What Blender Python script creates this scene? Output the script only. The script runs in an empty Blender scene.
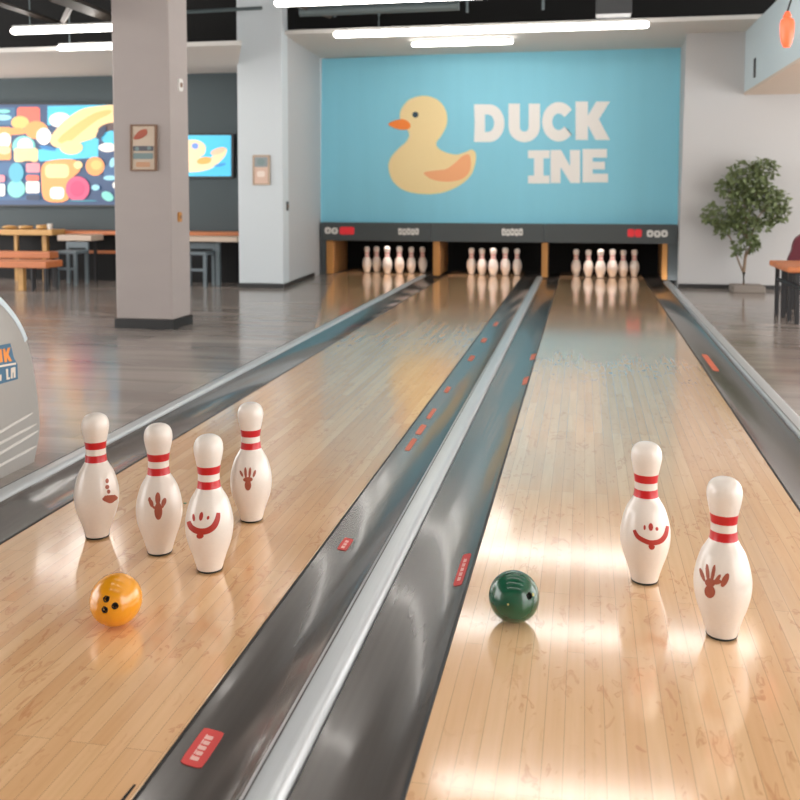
import bpy, bmesh, math, random
from math import pi, sin, cos, tan, atan, atan2, sqrt, radians
from mathutils import Vector, Matrix
from mathutils.geometry import tessellate_polygon
random.seed(7)
SC = bpy.context.scene
COL = SC.collection

# ------------------------------------------------------------------ camera
H = 1.10                      # eye height
F = 950.0                     # focal length in pixels of an 800 px frame
PITCH = radians(3.5)
CY = 192 + F * tan(PITCH)
YAW = atan(185 * cos(PITCH) / F)
cd = bpy.data.cameras.new('camera'); cam = bpy.data.objects.new('camera', cd); COL.objects.link(cam)
cd.sensor_width = 36; cd.lens = F / 800 * 36
cd.shift_y = (CY - 400) / 800
cam.location = (0, 0, H); cam.rotation_euler = (pi/2 - PITCH, 0, YAW)
cd.clip_start = .05
cd.dof.use_dof = True; cd.dof.focus_distance = 2.85; cd.dof.aperture_fstop = 4.6
SC.camera = cam
RM = cam.rotation_euler.to_matrix()

def ray(px, py):
    return RM @ Vector(((px-400)/F, -(py-CY)/F, -1))
def G(px, py, z=0.0):                 # point of a horizontal plane
    d = ray(px, py); t = (z-H)/d.z
    return Vector((d.x*t, d.y*t, z))
def W(px, py, Y):                     # point of the vertical plane y = Y
    d = ray(px, py); t = Y/d.y
    return Vector((d.x*t, Y, H + d.z*t))
def WX(px, py, X):                    # point of the vertical plane x = X
    d = ray(px, py); t = X/d.x
    return Vector((X, d.y*t, H + d.z*t))

# ------------------------------------------------------------------ materials
def srgb(c):
    return tuple(((v/255)/12.92 if v/255 <= .04045 else ((v/255+.055)/1.055)**2.4) for v in c) + (1,)
MATS = {}
def mat(name, col, rough=.5, metal=0, coat=0, emit=0, bump=0, bscale=40, vary=0, vscale=(3,3,3), spec=.5):
    if name in MATS: return MATS[name]
    m = bpy.data.materials.new(name); m.use_nodes = True
    nt = m.node_tree; b = nt.nodes['Principled BSDF']
    b.inputs['Base Color'].default_value = srgb(col)
    b.inputs['Roughness'].default_value = rough
    b.inputs['Metallic'].default_value = metal
    b.inputs['Coat Weight'].default_value = coat
    b.inputs['Coat Roughness'].default_value = .08
    b.inputs['Specular IOR Level'].default_value = spec
    tc = nt.nodes.new('ShaderNodeTexCoord')
    mp = nt.nodes.new('ShaderNodeMapping'); mp.inputs['Scale'].default_value = vscale
    nt.links.new(tc.outputs['Object'], mp.inputs['Vector'])
    n = nt.nodes.new('ShaderNodeTexNoise'); n.inputs['Scale'].default_value = 1.0 if vary else bscale
    n.inputs['Detail'].default_value = 4
    nt.links.new(mp.outputs['Vector'], n.inputs['Vector'])
    mx = nt.nodes.new('ShaderNodeMix'); mx.data_type = 'RGBA'; mx.blend_type = 'MULTIPLY'
    mx.inputs[0].default_value = 1
    cr = nt.nodes.new('ShaderNodeValToRGB')
    cr.color_ramp.elements[0].position = .3; cr.color_ramp.elements[1].position = .7
    v = 1 - (vary if vary else .03)
    cr.color_ramp.elements[0].color = (v, v, v, 1); cr.color_ramp.elements[1].color = (1, 1, 1, 1)
    nt.links.new(n.outputs['Fac'], cr.inputs[0])
    mx.inputs[6].default_value = srgb(col)
    nt.links.new(cr.outputs[0], mx.inputs[7])
    nt.links.new(mx.outputs[2], b.inputs['Base Color'])
    if bump:
        n2 = nt.nodes.new('ShaderNodeTexNoise'); n2.inputs['Scale'].default_value = bscale
        nt.links.new(tc.outputs['Object'], n2.inputs['Vector'])
        bp = nt.nodes.new('ShaderNodeBump'); bp.inputs['Strength'].default_value = bump
        nt.links.new(n2.outputs['Fac'], bp.inputs['Height']); nt.links.new(bp.outputs[0], b.inputs['Normal'])
    if emit:
        nt.links.new(mx.outputs[2], b.inputs['Emission Color'])
        b.inputs['Emission Strength'].default_value = emit
    MATS[name] = m
    return m

def wood_lane(name, light, dark, mark, board=.0407, shade=1.0, mottle=.75, coat=1.0, crough=.10):
    m = bpy.data.materials.new(name); m.use_nodes = True
    nt = m.node_tree; L = nt.links.new; N = nt.nodes.new
    b = nt.nodes['Principled BSDF']
    tc = N('ShaderNodeTexCoord')
    sep = N('ShaderNodeSeparateXYZ'); L(tc.outputs['Object'], sep.inputs[0])
    cmb = N('ShaderNodeCombineXYZ'); L(sep.outputs['Y'], cmb.inputs['X']); L(sep.outputs['X'], cmb.inputs['Y'])
    br = N('ShaderNodeTexBrick'); L(cmb.outputs[0], br.inputs['Vector'])
    br.inputs['Scale'].default_value = 1; br.inputs['Brick Width'].default_value = .9
    br.inputs['Row Height'].default_value = board; br.inputs['Mortar Size'].default_value = .0006
    br.inputs['Mortar Smooth'].default_value = .3
    br.offset = .37; br.offset_frequency = 3
    br.inputs['Color1'].default_value = srgb(light); br.inputs['Color2'].default_value = srgb(dark)
    br.inputs['Mortar'].default_value = srgb(tuple(int(v*.78) for v in dark))
    # fine grain running along the boards
    mp = N('ShaderNodeMapping'); mp.inputs['Scale'].default_value = (60, 2.5, 1); L(tc.outputs['Object'], mp.inputs['Vector'])
    n1 = N('ShaderNodeTexNoise'); n1.inputs['Scale'].default_value = 1; n1.inputs['Detail'].default_value = 5; L(mp.outputs[0], n1.inputs['Vector'])
    r1 = N('ShaderNodeValToRGB'); r1.color_ramp.elements[0].position = .3; r1.color_ramp.elements[1].position = .65
    r1.color_ramp.elements[0].color = (.93, .90, .86, 1); r1.color_ramp.elements[1].color = (1, 1, 1, 1); L(n1.outputs['Fac'], r1.inputs[0])
    mx1 = N('ShaderNodeMix'); mx1.data_type = 'RGBA'; mx1.blend_type = 'MULTIPLY'; mx1.inputs[0].default_value = 1
    L(br.outputs['Color'], mx1.inputs[6]); L(r1.outputs[0], mx1.inputs[7])
    # curly figured marks
    mp2 = N('ShaderNodeMapping'); mp2.inputs['Scale'].default_value = (26, 11, 1); L(tc.outputs['Object'], mp2.inputs['Vector'])
    n2 = N('ShaderNodeTexNoise'); n2.inputs['Scale'].default_value = 1; n2.inputs['Detail'].default_value = 2
    n2.inputs['Distortion'].default_value = 1.6; L(mp2.outputs[0], n2.inputs['Vector'])
    r2 = N('ShaderNodeValToRGB'); e = r2.color_ramp.elements
    e[0].position = .60; e[0].color = (0, 0, 0, 1); e[1].position = .655; e[1].color = (1, 1, 1, 1)
    x = e.new(.70); x.color = (.25, .25, .25, 1)
    L(n2.outputs['Fac'], r2.inputs[0])
    n3 = N('ShaderNodeTexNoise'); n3.inputs['Scale'].default_value = 3.5; L(tc.outputs['Object'], n3.inputs['Vector'])
    r3 = N('ShaderNodeValToRGB'); r3.color_ramp.elements[0].position = .38; r3.color_ramp.elements[1].position = .54; L(n3.outputs['Fac'], r3.inputs[0])
    ml = N('ShaderNodeMath'); ml.operation = 'MULTIPLY'; L(r2.outputs[0], ml.inputs[0]); L(r3.outputs[0], ml.inputs[1])
    ml2 = N('ShaderNodeMath'); ml2.operation = 'MULTIPLY'; L(ml.outputs[0], ml2.inputs[0]); ml2.inputs[1].default_value = .8*mottle
    mx2 = N('ShaderNodeMix'); mx2.data_type = 'RGBA'; L(ml2.outputs[0], mx2.inputs[0]); L(mx1.outputs[2], mx2.inputs[6])
    mx2.inputs[7].default_value = srgb(mark)
    L(mx2.outputs[2], b.inputs['Base Color'])
    b.inputs['Roughness'].default_value = .16
    b.inputs['Specular IOR Level'].default_value = .55
    b.inputs['Coat Weight'].default_value = coat; b.inputs['Coat Roughness'].default_value = crough; b.inputs['Coat IOR'].default_value = 1.75
    return m

def floor_mat():
    m = bpy.data.materials.new('polished_grey_floor'); m.use_nodes = True
    nt = m.node_tree; L = nt.links.new; N = nt.nodes.new; b = nt.nodes['Principled BSDF']
    tc = N('ShaderNodeTexCoord')
    br = N('ShaderNodeTexBrick'); L(tc.outputs['Object'], br.inputs['Vector'])
    br.inputs['Scale'].default_value = 1; br.inputs['Brick Width'].default_value = 1.6; br.inputs['Row Height'].default_value = .24
    br.inputs['Mortar Size'].default_value = .002
    br.inputs['Color1'].default_value = srgb((178, 167, 158)); br.inputs['Color2'].default_value = srgb((158, 148, 141))
    br.inputs['Mortar'].default_value = srgb((140, 131, 125)); br.offset = .4
    mp = N('ShaderNodeMapping'); mp.inputs['Scale'].default_value = (.7, 5, 1); L(tc.outputs['Object'], mp.inputs['Vector'])
    n = N('ShaderNodeTexNoise'); n.inputs['Scale'].default_value = 1; n.inputs['Detail'].default_value = 6; n.inputs['Distortion'].default_value = .8
    L(mp.outputs[0], n.inputs['Vector'])
    r = N('ShaderNodeValToRGB'); r.color_ramp.elements[0].position = .35; r.color_ramp.elements[1].position = .65
    r.color_ramp.elements[0].color = (.72, .70, .69, 1); r.color_ramp.elements[1].color = (1.0, 1.0, 1.0, 1); L(n.outputs['Fac'], r.inputs[0])
    mx = N('ShaderNodeMix'); mx.data_type = 'RGBA'; mx.blend_type = 'MULTIPLY'; mx.inputs[0].default_value = 1
    L(br.outputs['Color'], mx.inputs[6]); L(r.outputs[0], mx.inputs[7]); L(mx.outputs[2], b.inputs['Base Color'])
    b.inputs['Specular IOR Level'].default_value = .9
    mr = N('ShaderNodeMapRange'); L(n.outputs['Fac'], mr.inputs[0]); mr.inputs[3].default_value = .10; mr.inputs[4].default_value = .20
    L(mr.outputs[0], b.inputs['Roughness'])
    bp = N('ShaderNodeBump'); bp.inputs['Strength'].default_value = .12; bp.inputs['Distance'].default_value = .02
    L(n.outputs['Fac'], bp.inputs['Height']); L(bp.outputs[0], b.inputs['Normal'])
    return m

M_RLANE = wood_lane('maple_lane_boards', (250, 209, 163), (241, 194, 146), (206, 142, 96))
M_LLANE = wood_lane('maple_lane_boards_warm', (250, 206, 156), (236, 184, 132), (206, 138, 90), mottle=.8, coat=.75, crough=.12)
M_FLOOR = floor_mat()
M_WHITEWALL = mat('painted_white_wall', (184, 184, 184), .7, bump=.05, bscale=60)
M_COLUMN1 = mat('warm_grey_plaster', (170, 161, 157), .75, vary=.05, vscale=(2, 2, 5), bump=.06, bscale=50)
M_COLUMN2 = mat('pale_blue_plaster', (200, 208, 212), .7, bump=.05, bscale=50)
M_DARKWALL = mat('dark_slate_wall', (74, 86, 90), .7, vary=.1, vscale=(1, 1, 1))
M_SOFFIT = mat('soffit_plaster', (208, 205, 200), .8)
M_BULK = mat('pale_blue_bulkhead', (188, 204, 210), .7)
M_BLACK = mat('matt_black', (14, 14, 15), .8)
M_PLENUM = mat('black_ceiling_void', (20, 19, 18), .9)
M_BASE = mat('black_skirting', (38, 39, 40), .5)
M_BEAM = mat('ceiling_steel_brown', (74, 66, 58), .6, metal=.2)
M_DUCT = mat('ceiling_steel_grey', (96, 108, 110), .5, metal=.3)
M_MURAL = mat('turquoise_paint', (136, 208, 230), .6, vary=.03, vscale=(6, 1, .4))
M_DUCK = mat('duck_yellow_paint', (246, 222, 166), .6)
M_WING = mat('duck_peach_paint', (247, 178, 128), .6)
M_BEAK = mat('duck_orange_paint', (252, 140, 60), .6)
M_EYE = mat('duck_slate_paint', (52, 76, 90), .6)
M_LETTER = mat('white_letter_paint', (240, 238, 234), .6)
M_HOOD = mat('charcoal_panel', (72, 78, 80), .45)
M_RED = mat('red_sign', (232, 50, 60), .5, emit=.05)
M_SIGNW = mat('white_sign', (220, 218, 214), .5)
M_POST = mat('oak_post', (196, 138, 74), .5, vary=.2, vscale=(20, 20, 2))
M_RAIL = mat('brushed_aluminium', (206, 210, 212), .3, metal=.3, vary=.06, vscale=(120, 1, 1))
M_RAILD = mat('rail_dark_channel', (88, 86, 84), .4, metal=.5)
M_GUT = mat('charcoal_gutter', (84, 79, 75), .22, metal=0, coat=.3, vary=.1, vscale=(60, .6, 1), spec=.9)
M_PIN = mat('pin_plastic', (238, 228, 218), .28, coat=.4)
M_PINRED = mat('pin_red_band', (204, 20, 28), .35, coat=.3)
M_PINBASE = mat('pin_base_rubber', (40, 46, 44), .6)
M_MARK = mat('brick_red_print', (180, 50, 38), .5)
M_MARKB = mat('brown_print', (176, 90, 66), .5, vary=.25, vscale=(60, 60, 40))
M_ORANGE = mat('orange_ball_resin', (236, 156, 18), .24, coat=.7)
M_GREEN = mat('green_ball_resin', (16, 90, 62), .24, coat=.6, vary=.35, vscale=(18, 18, 18))
M_HOLE = mat('finger_hole_black', (16, 13, 12), .7)
M_CREAM = mat('cream_inlay', (190, 184, 120), .5)
M_STICK = mat('red_sticker', (222, 74, 70), .5)
M_STICKO = mat('orange_sticker', (226, 116, 84), .5)
M_STICKW = mat('sticker_pale_ink', (246, 196, 186), .5)
M_MACH = mat('machine_grey_shell', (172, 168, 163), .4, bump=.02)
M_MACHL = mat('machine_edge_highlight', (206, 220, 226), .3)
M_MACHR = mat('machine_rib_pale', (212, 208, 202), .4)
M_LOGOB = mat('badge_blue', (70, 112, 140), .5)
M_LOGOO = mat('badge_orange', (240, 150, 70), .5)
M_LOGOW = mat('badge_cream', (226, 214, 200), .5)
M_TWOOD = mat('orange_table_wood', (206, 124, 76), .45, vary=.2, vscale=(3, 20, 20))
M_TYEL = mat('yellow_table_wood', (206, 160, 96), .5, vary=.15, vscale=(3, 20, 20))
M_TPALE = mat('pale_table_wood', (196, 176, 158), .5)
M_CHAIR = mat('blue_grey_chair', (104, 116, 122), .5)
M_LEG = mat('dark_metal_leg', (44, 44, 46), .5, metal=.3)
M_BURG = mat('burgundy_fabric', (96, 36, 48), .8)
M_LEAF = mat('ficus_leaf', (104, 118, 74), .6, vary=.4, vscale=(9, 9, 9))
M_TRUNK = mat('ficus_bark', (128, 108, 88), .8)
M_POT = mat('stone_planter', (136, 128, 120), .8)
M_LAMPO = mat('orange_lamp_glass', (240, 104, 66), .3, emit=.45)
M_FRAME = mat('brown_frame', (128, 96, 74), .5)
M_TUBE = mat('light_tube', (255, 250, 244), .4, emit=7.5)
M_TUBE2 = mat('pin_deck_tube', (255, 240, 236), .4, emit=30)
M_FIX = mat('light_housing', (200, 200, 198), .5)
M_BLK = mat('tv_black', (24, 26, 30), .4)

# ------------------------------------------------------------------ helpers
def thing(name, label, cat, loc=(0, 0, 0), group=None):
    o = bpy.data.objects.new(name, None); COL.objects.link(o); o.location = loc
    o.empty_display_size = .1
    return tag(o, label, cat, group)
def tag(o, label, cat, group=None):
    o['label'] = label; o['category'] = cat
    if group: o['group'] = group
    return o
def link(name, bm, mats, parent=None, smooth=False, off=None, sharp=None):
    """one mesh object; vertices are given in world space and moved into the parent's frame"""
    me = bpy.data.meshes.new(name)
    if off is None and parent is not None:
        p = parent; off = Vector((0, 0, 0))
        while p is not None: off += Vector(p.location); p = p.parent
    if off is None: off = Vector((0, 0, 0))
    if off.length: bmesh.ops.translate(bm, verts=bm.verts, vec=-Vector(off))
    bmesh.ops.recalc_face_normals(bm, faces=bm.faces)
    if smooth:
        for f in bm.faces: f.smooth = True
        for e in bm.edges:
            if len(e.link_faces) == 2 and e.calc_face_angle(0) > radians(sharp or 40): e.smooth = False
    bm.to_mesh(me); bm.free()
    for m in (mats if isinstance(mats, (list, tuple)) else [mats]): me.materials.append(m)
    o = bpy.data.objects.new(name, me); COL.objects.link(o)
    if parent is not None: o.parent = parent
    return o
def root_to(o, loc):
    """give a one-mesh thing its origin at loc"""
    loc = Vector(loc)
    o.data.transform(Matrix.Translation(-loc)); o.location = loc
    return o
def box(bm, x0, x1, y0, y1, z0, z1, bev=0):
    vs = [bm.verts.new(p) for p in ((x0,y0,z0),(x1,y0,z0),(x1,y1,z0),(x0,y1,z0),(x0,y0,z1),(x1,y0,z1),(x1,y1,z1),(x0,y1,z1))]
    fs = [bm.faces.new([vs[i] for i in q]) for q in ((0,3,2,1),(4,5,6,7),(0,1,5,4),(1,2,6,5),(2,3,7,6),(3,0,4,7))]
    if bev:
        es = list({e for f in fs for e in f.edges})
        bmesh.ops.bevel(bm, geom=es, offset=bev, segments=2, affect='EDGES', profile=.5)
    return bm
def B(*a, **k): return box(bmesh.new(), *a, **k)
def tube(bm, pts, r, n=8, cap=True):
    pts = [Vector(p) for p in pts]; rs = r if isinstance(r, (list, tuple)) else [r]*len(pts)
    rings = []
    for i, p in enumerate(pts):
        d = (pts[min(i+1, len(pts)-1)] - pts[max(i-1, 0)]).normalized()
        u = d.cross(Vector((0, 0, 1)));  u = Vector((1, 0, 0)) if u.length < 1e-3 else u.normalized()
        v = d.cross(u)
        rings.append([bm.verts.new(p + (u*cos(2*pi*k/n) + v*sin(2*pi*k/n))*rs[i]) for k in range(n)])
    for a, b in zip(rings, rings[1:]):
        for k in range(n): bm.faces.new((a[k], a[(k+1)%n], b[(k+1)%n], b[k]))
    if cap: bm.faces.new(rings[0][::-1]); bm.faces.new(rings[-1])
    return bm
def lathe(bm, prof, n=40, c=(0, 0, 0)):
    c = Vector(c); rings = []
    for r, z in prof:
        if r < 1e-5: rings.append([bm.verts.new(c+Vector((0, 0, z)))])
        else: rings.append([bm.verts.new(c+Vector((r*cos(2*pi*k/n), r*sin(2*pi*k/n), z))) for k in range(n)])
    for a, b in zip(rings, rings[1:]):
        for k in range(n):
            k2 = (k+1) % n
            if len(a) == 1: bm.faces.new((a[0], b[k], b[k2]))
            elif len(b) == 1: bm.faces.new((a[k], a[k2], b[0]))
            else: bm.faces.new((a[k], a[k2], b[k2], b[k]))
    return bm
def prism(bm, loops, fn, depth, mi=0):
    """2D loops (first outer, rest holes) -> plate; fn maps 2D to a 3D front point, depth is added to get the back"""
    depth = Vector(depth)
    tris = tessellate_polygon([[Vector((x, y, 0)) for x, y in lp] for lp in loops])
    flat = [p for lp in loops for p in lp]
    fr = [bm.verts.new(fn(*p)) for p in flat]; bk = [bm.verts.new(fn(*p)+depth) for p in flat]
    for t in tris:
        for vs in (fr, bk):
            try: f = bm.faces.new([vs[i] for i in t]); f.material_index = mi
            except ValueError: pass
    i0 = 0
    for lp in loops:
        n = len(lp)
        for k in range(n):
            a, b = i0+k, i0+(k+1) % n
            f = bm.faces.new((fr[a], fr[b], bk[b], bk[a])); f.material_index = mi
        i0 += n
    return bm
def catmull(pts, n=6):
    out = []; m = len(pts)
    for i in range(m):
        p0, p1, p2, p3 = pts[i-1], pts[i], pts[(i+1) % m], pts[(i+2) % m]
        for k in range(n):
            t = k/n
            out.append(tuple(.5*((2*p1[j]) + (-p0[j]+p2[j])*t + (2*p0[j]-5*p1[j]+4*p2[j]-p3[j])*t*t + (-p0[j]+3*p1[j]-3*p2[j]+p3[j])*t**3) for j in (0, 1)))
    return out
def ell(cx, cy, rx, ry, n=24, rot=0):
    return [(cx+rx*cos(a)*cos(rot)-ry*sin(a)*sin(rot), cy+rx*cos(a)*sin(rot)+ry*sin(a)*cos(rot)) for a in (2*pi*k/n for k in range(n))]
def rrect(x0, y0, x1, y1, r, n=4):
    out = []
    for cx, cy, a0 in ((x1-r, y0+r, -pi/2), (x1-r, y1-r, 0), (x0+r, y1-r, pi/2), (x0+r, y0+r, pi)):
        for k in range(n+1):
            a = a0+pi/2*k/n; out.append((cx+r*cos(a), cy+r*sin(a)))
    return out
def struct(name, bm, m):
    o = link(name, bm, m); o['kind'] = 'structure'; return o

# ------------------------------------------------------------------ plan of the hall
S = H                                    # lane lines measured as x = slope * H
XL0, XL1 = -1.62*S, -.722*S              # left lane
XR0, XR1 = -.28*S, .672*S                # right lane
RC0, RC1 = -.545*S, -.47*S               # centre rail
RL0, RL1 = -1.92*S, -1.845*S             # left rail
RR0, RR1 = .865*S, .95*S                 # right rail
YP = G(664, 280).y                       # posts / front of the pin pits
YN = .9                                  # near end of everything
YW = YP + .12                            # mural plane
ZS = W(500, 53, YW).z                    # underside of the soffit
YS = YW*.845                             # front edge of the soffit
YRW = G(678, 288).y                           # white wall right of the mural
YB = G(60, 278).y                        # dark wall on the left
ZTOP = 4.3
XLEFT, XRIGHT = -9.5, 4.6
print('PLAN', YP, YW, ZS, YS, YRW, YB)

# floor: left and right of the lanes and the approach behind them
bm = bmesh.new()
box(bm, XLEFT, RL0, YN-3.5, YP+1.0, -.12, 0)
box(bm, RR1, XRIGHT, YN-3.5, YRW+.1, -.12, 0)
box(bm, RL0, RR1, YN-3.5, YN, -.12, 0)
struct('floor', bm, M_FLOOR)
# ceiling void
struct('ceiling', B(XLEFT, XRIGHT, YN-3.5, YW+.6, ZTOP, ZTOP+.1), M_PLENUM)
# soffit over the pits
MID = W(322, 60, YW).x
XBK0 = None
struct('trim_1', B(G(239, 287.5).x-.0, 4.6, YS, YW+.5, ZS, ZS+.045), M_SOFFIT)
ZLS = W(60, 77, YB).z; YLS = YB*.815
ZLF = ZLS
bm = bmesh.new()
prism(bm, [[(XLEFT, YLS), (W(242, 100, YLS).x, YLS), (G(239, 287.5).x+.02, G(264, 288).y-.01), (G(239, 287.5).x-.01, G(264, 288).y), (G(239, 287.5).x-.01, YB+.15), (XLEFT, YB+.15)]], lambda x, y: Vector((x, y, ZLS)), (0, 0, .045))
struct('trim_3', bm, M_SOFFIT)
# back wall above the pits (behind the mural) 
XM1 = W(678, 225, YW).x
XM0 = W(320.5, 222, YW).x
ZHB = W(500, 242, YP).z                   # bottom of the hood band
ZHT = W(500, 223.4, YP).z
struct('wall_back', B(XM0-.02, XM1+.02, YW+.02, YW+.2, ZHB+.02, ZS), M_WHITEWALL)
XRW0 = W(678, 286, YRW).x
bm = bmesh.new(); tr_ = W(686.5, 40, YRW)
prism(bm, [[(XRW0, 0), (XRIGHT, 0), (XRIGHT, ZS), (tr_.x, ZS)]], lambda x, z: Vector((x, YRW, z)), (0, .1, 0))
struct('wall_right', bm, M_WHITEWALL)
struct('wall_light_block', B(tr_.x+.04, tr_.x+.12, YRW+.1, YW+.2, 0, ZS), M_WHITEWALL)  # unseen wall added to stop light leaking in behind the right wall
struct('wall_rear', B(XLEFT, XRIGHT, YN-3.6, YN-3.5, 0, ZTOP), mat('rear_wall_paint', (168, 156, 146), .8))
struct('wall_upper', B(G(239, 287.5).x-1.2, XRIGHT, YW+.2, YW+.3, ZS+.05, ZTOP), M_PLENUM)
struct('baseboard_right', B(XRW0, XRIGHT, YRW-.015, YRW, 0, .05), M_BASE)
# left dark wall
XC2L = G(239, 287.5).x; YC2 = G(264, 288).y; XC2R = G(286.5, 287.5).x
struct('wall_left', B(XLEFT, XC2R-.26, YB, YB+.15, 0, ZLS), M_DARKWALL)
struct('wall_upper_left', B(XLEFT, G(239, 287.5).x, YB, YB+.15, ZLS+.05, ZTOP), M_PLENUM)
# partition between second column and the mural wall
YC2B = YC2 + .22
bm = bmesh.new(); xe_ = W(321, 250, YW-.035).x
prism(bm, [[(XC2R-.25, YC2B), (XC2R-.02, YC2B), (xe_, YW-.035), (xe_-.22, YW-.035)]], lambda x, y: Vector((x, y, 0)), (0, 0, ZS))
struct('wall_partition', bm, mat('partition_grey_paint', (182, 184, 186), .7))
bm = bmesh.new()
prism(bm, [[(XC2R-.02, YC2B), (XC2R-.005, YC2B), (xe_+.0, YW-.10), (xe_-.012, YW-.05)]], lambda x, y: Vector((x, y, 0)), (0, 0, .05))
struct('baseboard_partition', bm, M_BASE)
# bulkhead high on the right, running towards the viewer
pb = W(744, 95, YRW); pt = W(744, 52, YRW)
struct('trim_2', B(pb.x, XRIGHT, .5, YRW, pb.z+.03, ZS - .002), M_BULK)
struct('trim_4', B(pb.x, XRIGHT, .5, YRW, pb.z, pb.z+.029), mat('bulkhead_underside_paint', (196, 180, 164), .8))

# ------------------------------------------------------------------ columns
def column(x0, x1, y0, y1, label, m, bh):
    t = thing('square_column', label, 'column', ((x0+x1)/2, (y0+y1)/2, 0))
    link('shaft', B(x0, x1, y0, y1, bh, ZTOP, bev=.012), m, t)
    link('skirting', B(x0-.012, x1+.012, y0-.012, y1+.012, 0, bh, bev=.003), M_BASE, t)
    return t
a = G(116, 328); b_ = G(173, 329.5); c_ = G(188, 324.5)
colA = column(a.x, b_.x, b_.y, b_.y+.36, 'thick warm-grey square column nearest the camera on the left, with framed brown poster', M_COLUMN1, .075)
colB = column(XC2L, XC2R, YC2, YC2B, 'pale bluish square column beside the turquoise mural, with small framed notice', M_COLUMN2, .05)

def poster(x0, y0, x1, y1, Y, label, arts, fm, pm):
    p = W((x0+x1)/2, y1, Y)
    t = thing('framed_poster', label, 'poster', (p.x, Y, p.z))
    fn = lambda x, y: W(x, y, Y-.012)
    bm = bmesh.new(); prism(bm, [rrect(x0, y0, x1, y1, .4, 2), rrect(x0+1.6, y0+1.6, x1-1.6, y1-1.6, .4, 2)], lambda x, y: W(x, y, Y-.02), (0, .02, 0))
    link('frame', bm, fm, t)
    bm = bmesh.new(); prism(bm, [rrect(x0+1.5, y0+1.5, x1-1.5, y1-1.5, .3, 2)], fn, (0, .011, 0))
    pr = link('print', bm, pm, t)
    bm = bmesh.new(); ms = []
    for i, (lp, m) in enumerate(arts):
        prism(bm, [lp], lambda x, y: W(x, y, Y-.0145-.0006*i), (0, .0005, 0), mi=i); ms.append(m)
    link('artwork', bm, ms, pr)
c1 = mat('poster_rust', (168, 84, 62), .6); c2 = mat('poster_teal', (122, 142, 142), .6); c3 = mat('poster_dark', (92, 92, 98), .6)
poster(130, 124.5, 156, 171, b_.y, 'brown framed poster with red shape on the nearest grey column', [
    (catmull([(133.5, 138), (139, 131), (146, 129), (147, 134), (142, 138), (137, 139.5)], 4), c1),
    (rrect(133, 146, 153.5, 151, 1), c3), (ell(137, 149, 2, 2.4), c2), (ell(149, 148, 2, 2), c2),
    (rrect(133, 153, 153, 159, 1), c2), (rrect(136, 162, 150, 167, 1), mat('poster_tan', (196, 150, 118), .6))],
    M_FRAME, mat('poster_paper', (198, 180, 160), .6))
poster(252.5, 155, 269.5, 185, YC2, 'small notice in thin tan frame on the pale column beside the mural', [
    (rrect(254.5, 157, 267.5, 167, 1), mat('notice_grey', (140, 150, 152), .6)), (ell(261, 162, 4, 3.5), c2),
    (rrect(257, 171, 265, 177, 2), mat('notice_cream', (232, 216, 204), .6))],
    mat('tan_frame', (178, 156, 136), .5), mat('notice_pink', (214, 184, 166), .6))
# fittings on column sides
def disc_on_x(name, label, cat, px, py, X, rx, rz, m, m2=None):
    p = WX(px, py, X)
    t = thing(name, label, cat, p)
    bm = bmesh.new(); prism(bm, [rrect(-rx, -rz, rx, rz, min(rx, rz)*.6)], lambda u, v: Vector((X+.014, p.y+u, p.z+v)), (-.014, 0, 0))
    link('plate', bm, m, t)
    bm = bmesh.new(); prism(bm, [ell(0, 0, rx*.45, rz*.4)], lambda u, v: Vector((X+.02, p.y+u, p.z+v)), (-.006, 0, 0))
    link('button', bm, m2 or m, t)
disc_on_x('wall_switch', 'round beige fitting high on the side of the nearest grey column', 'switch', 179.5, 85, b_.x, .04, .05, M_SIGNW, M_FRAME)
disc_on_x('wall_switch', 'small brown fitting low on the side of the nearest grey column', 'switch', 179, 217, b_.x, .03, .04, M_POST, M_FRAME)
disc_on_x('door_handle_plate', 'slim grey plate on the white partition left of the mural', 'plate', 287, 206, XC2R, .03, .055, M_RAILD, M_FRAME)

# ------------------------------------------------------------------ lanes
def lane(xa, xb, y0, y1, m, label):
    bm = B(xa, xb, y0, y1, -.05, 0, bev=.002)
    o = link('bowling_lane', bm, m); root_to(o, ((xa+xb)/2, (y0+y1)/2, -.05))
    # keep the board pattern aligned with the lane edge
    return tag(o, label, 'bowling lane')
YE = YP + 1.0
lane(XL0, XL1, YN, YE, M_LLANE, 'left wooden bowling lane carrying four pins and the orange ball')
lane(XR0, XR1, YN, YE, M_RLANE, 'right wooden bowling lane carrying two pins and the green ball')
# far end of a third lane, left of the left rail; its near end dies away against the rail
g1 = G(327, 276.5); 
XT0 = g1.x + .05
q = [(XT0, YE), (XT0, YP), (G(323, 300).x, G(323, 300).y), (RL0-.003, G(322, 330).y), (RL0-.003, YE)]
bm = bmesh.new(); prism(bm, [q], lambda x, y: Vector((x, y, .004)), (0, 0, -.0035))
o = link('bowling_lane', bm, M_LLANE); tag(root_to(o, (RL0-.4, YP-2, 0)), 'far end of a third wooden lane left of the left metal rail', 'bowling lane')

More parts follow.
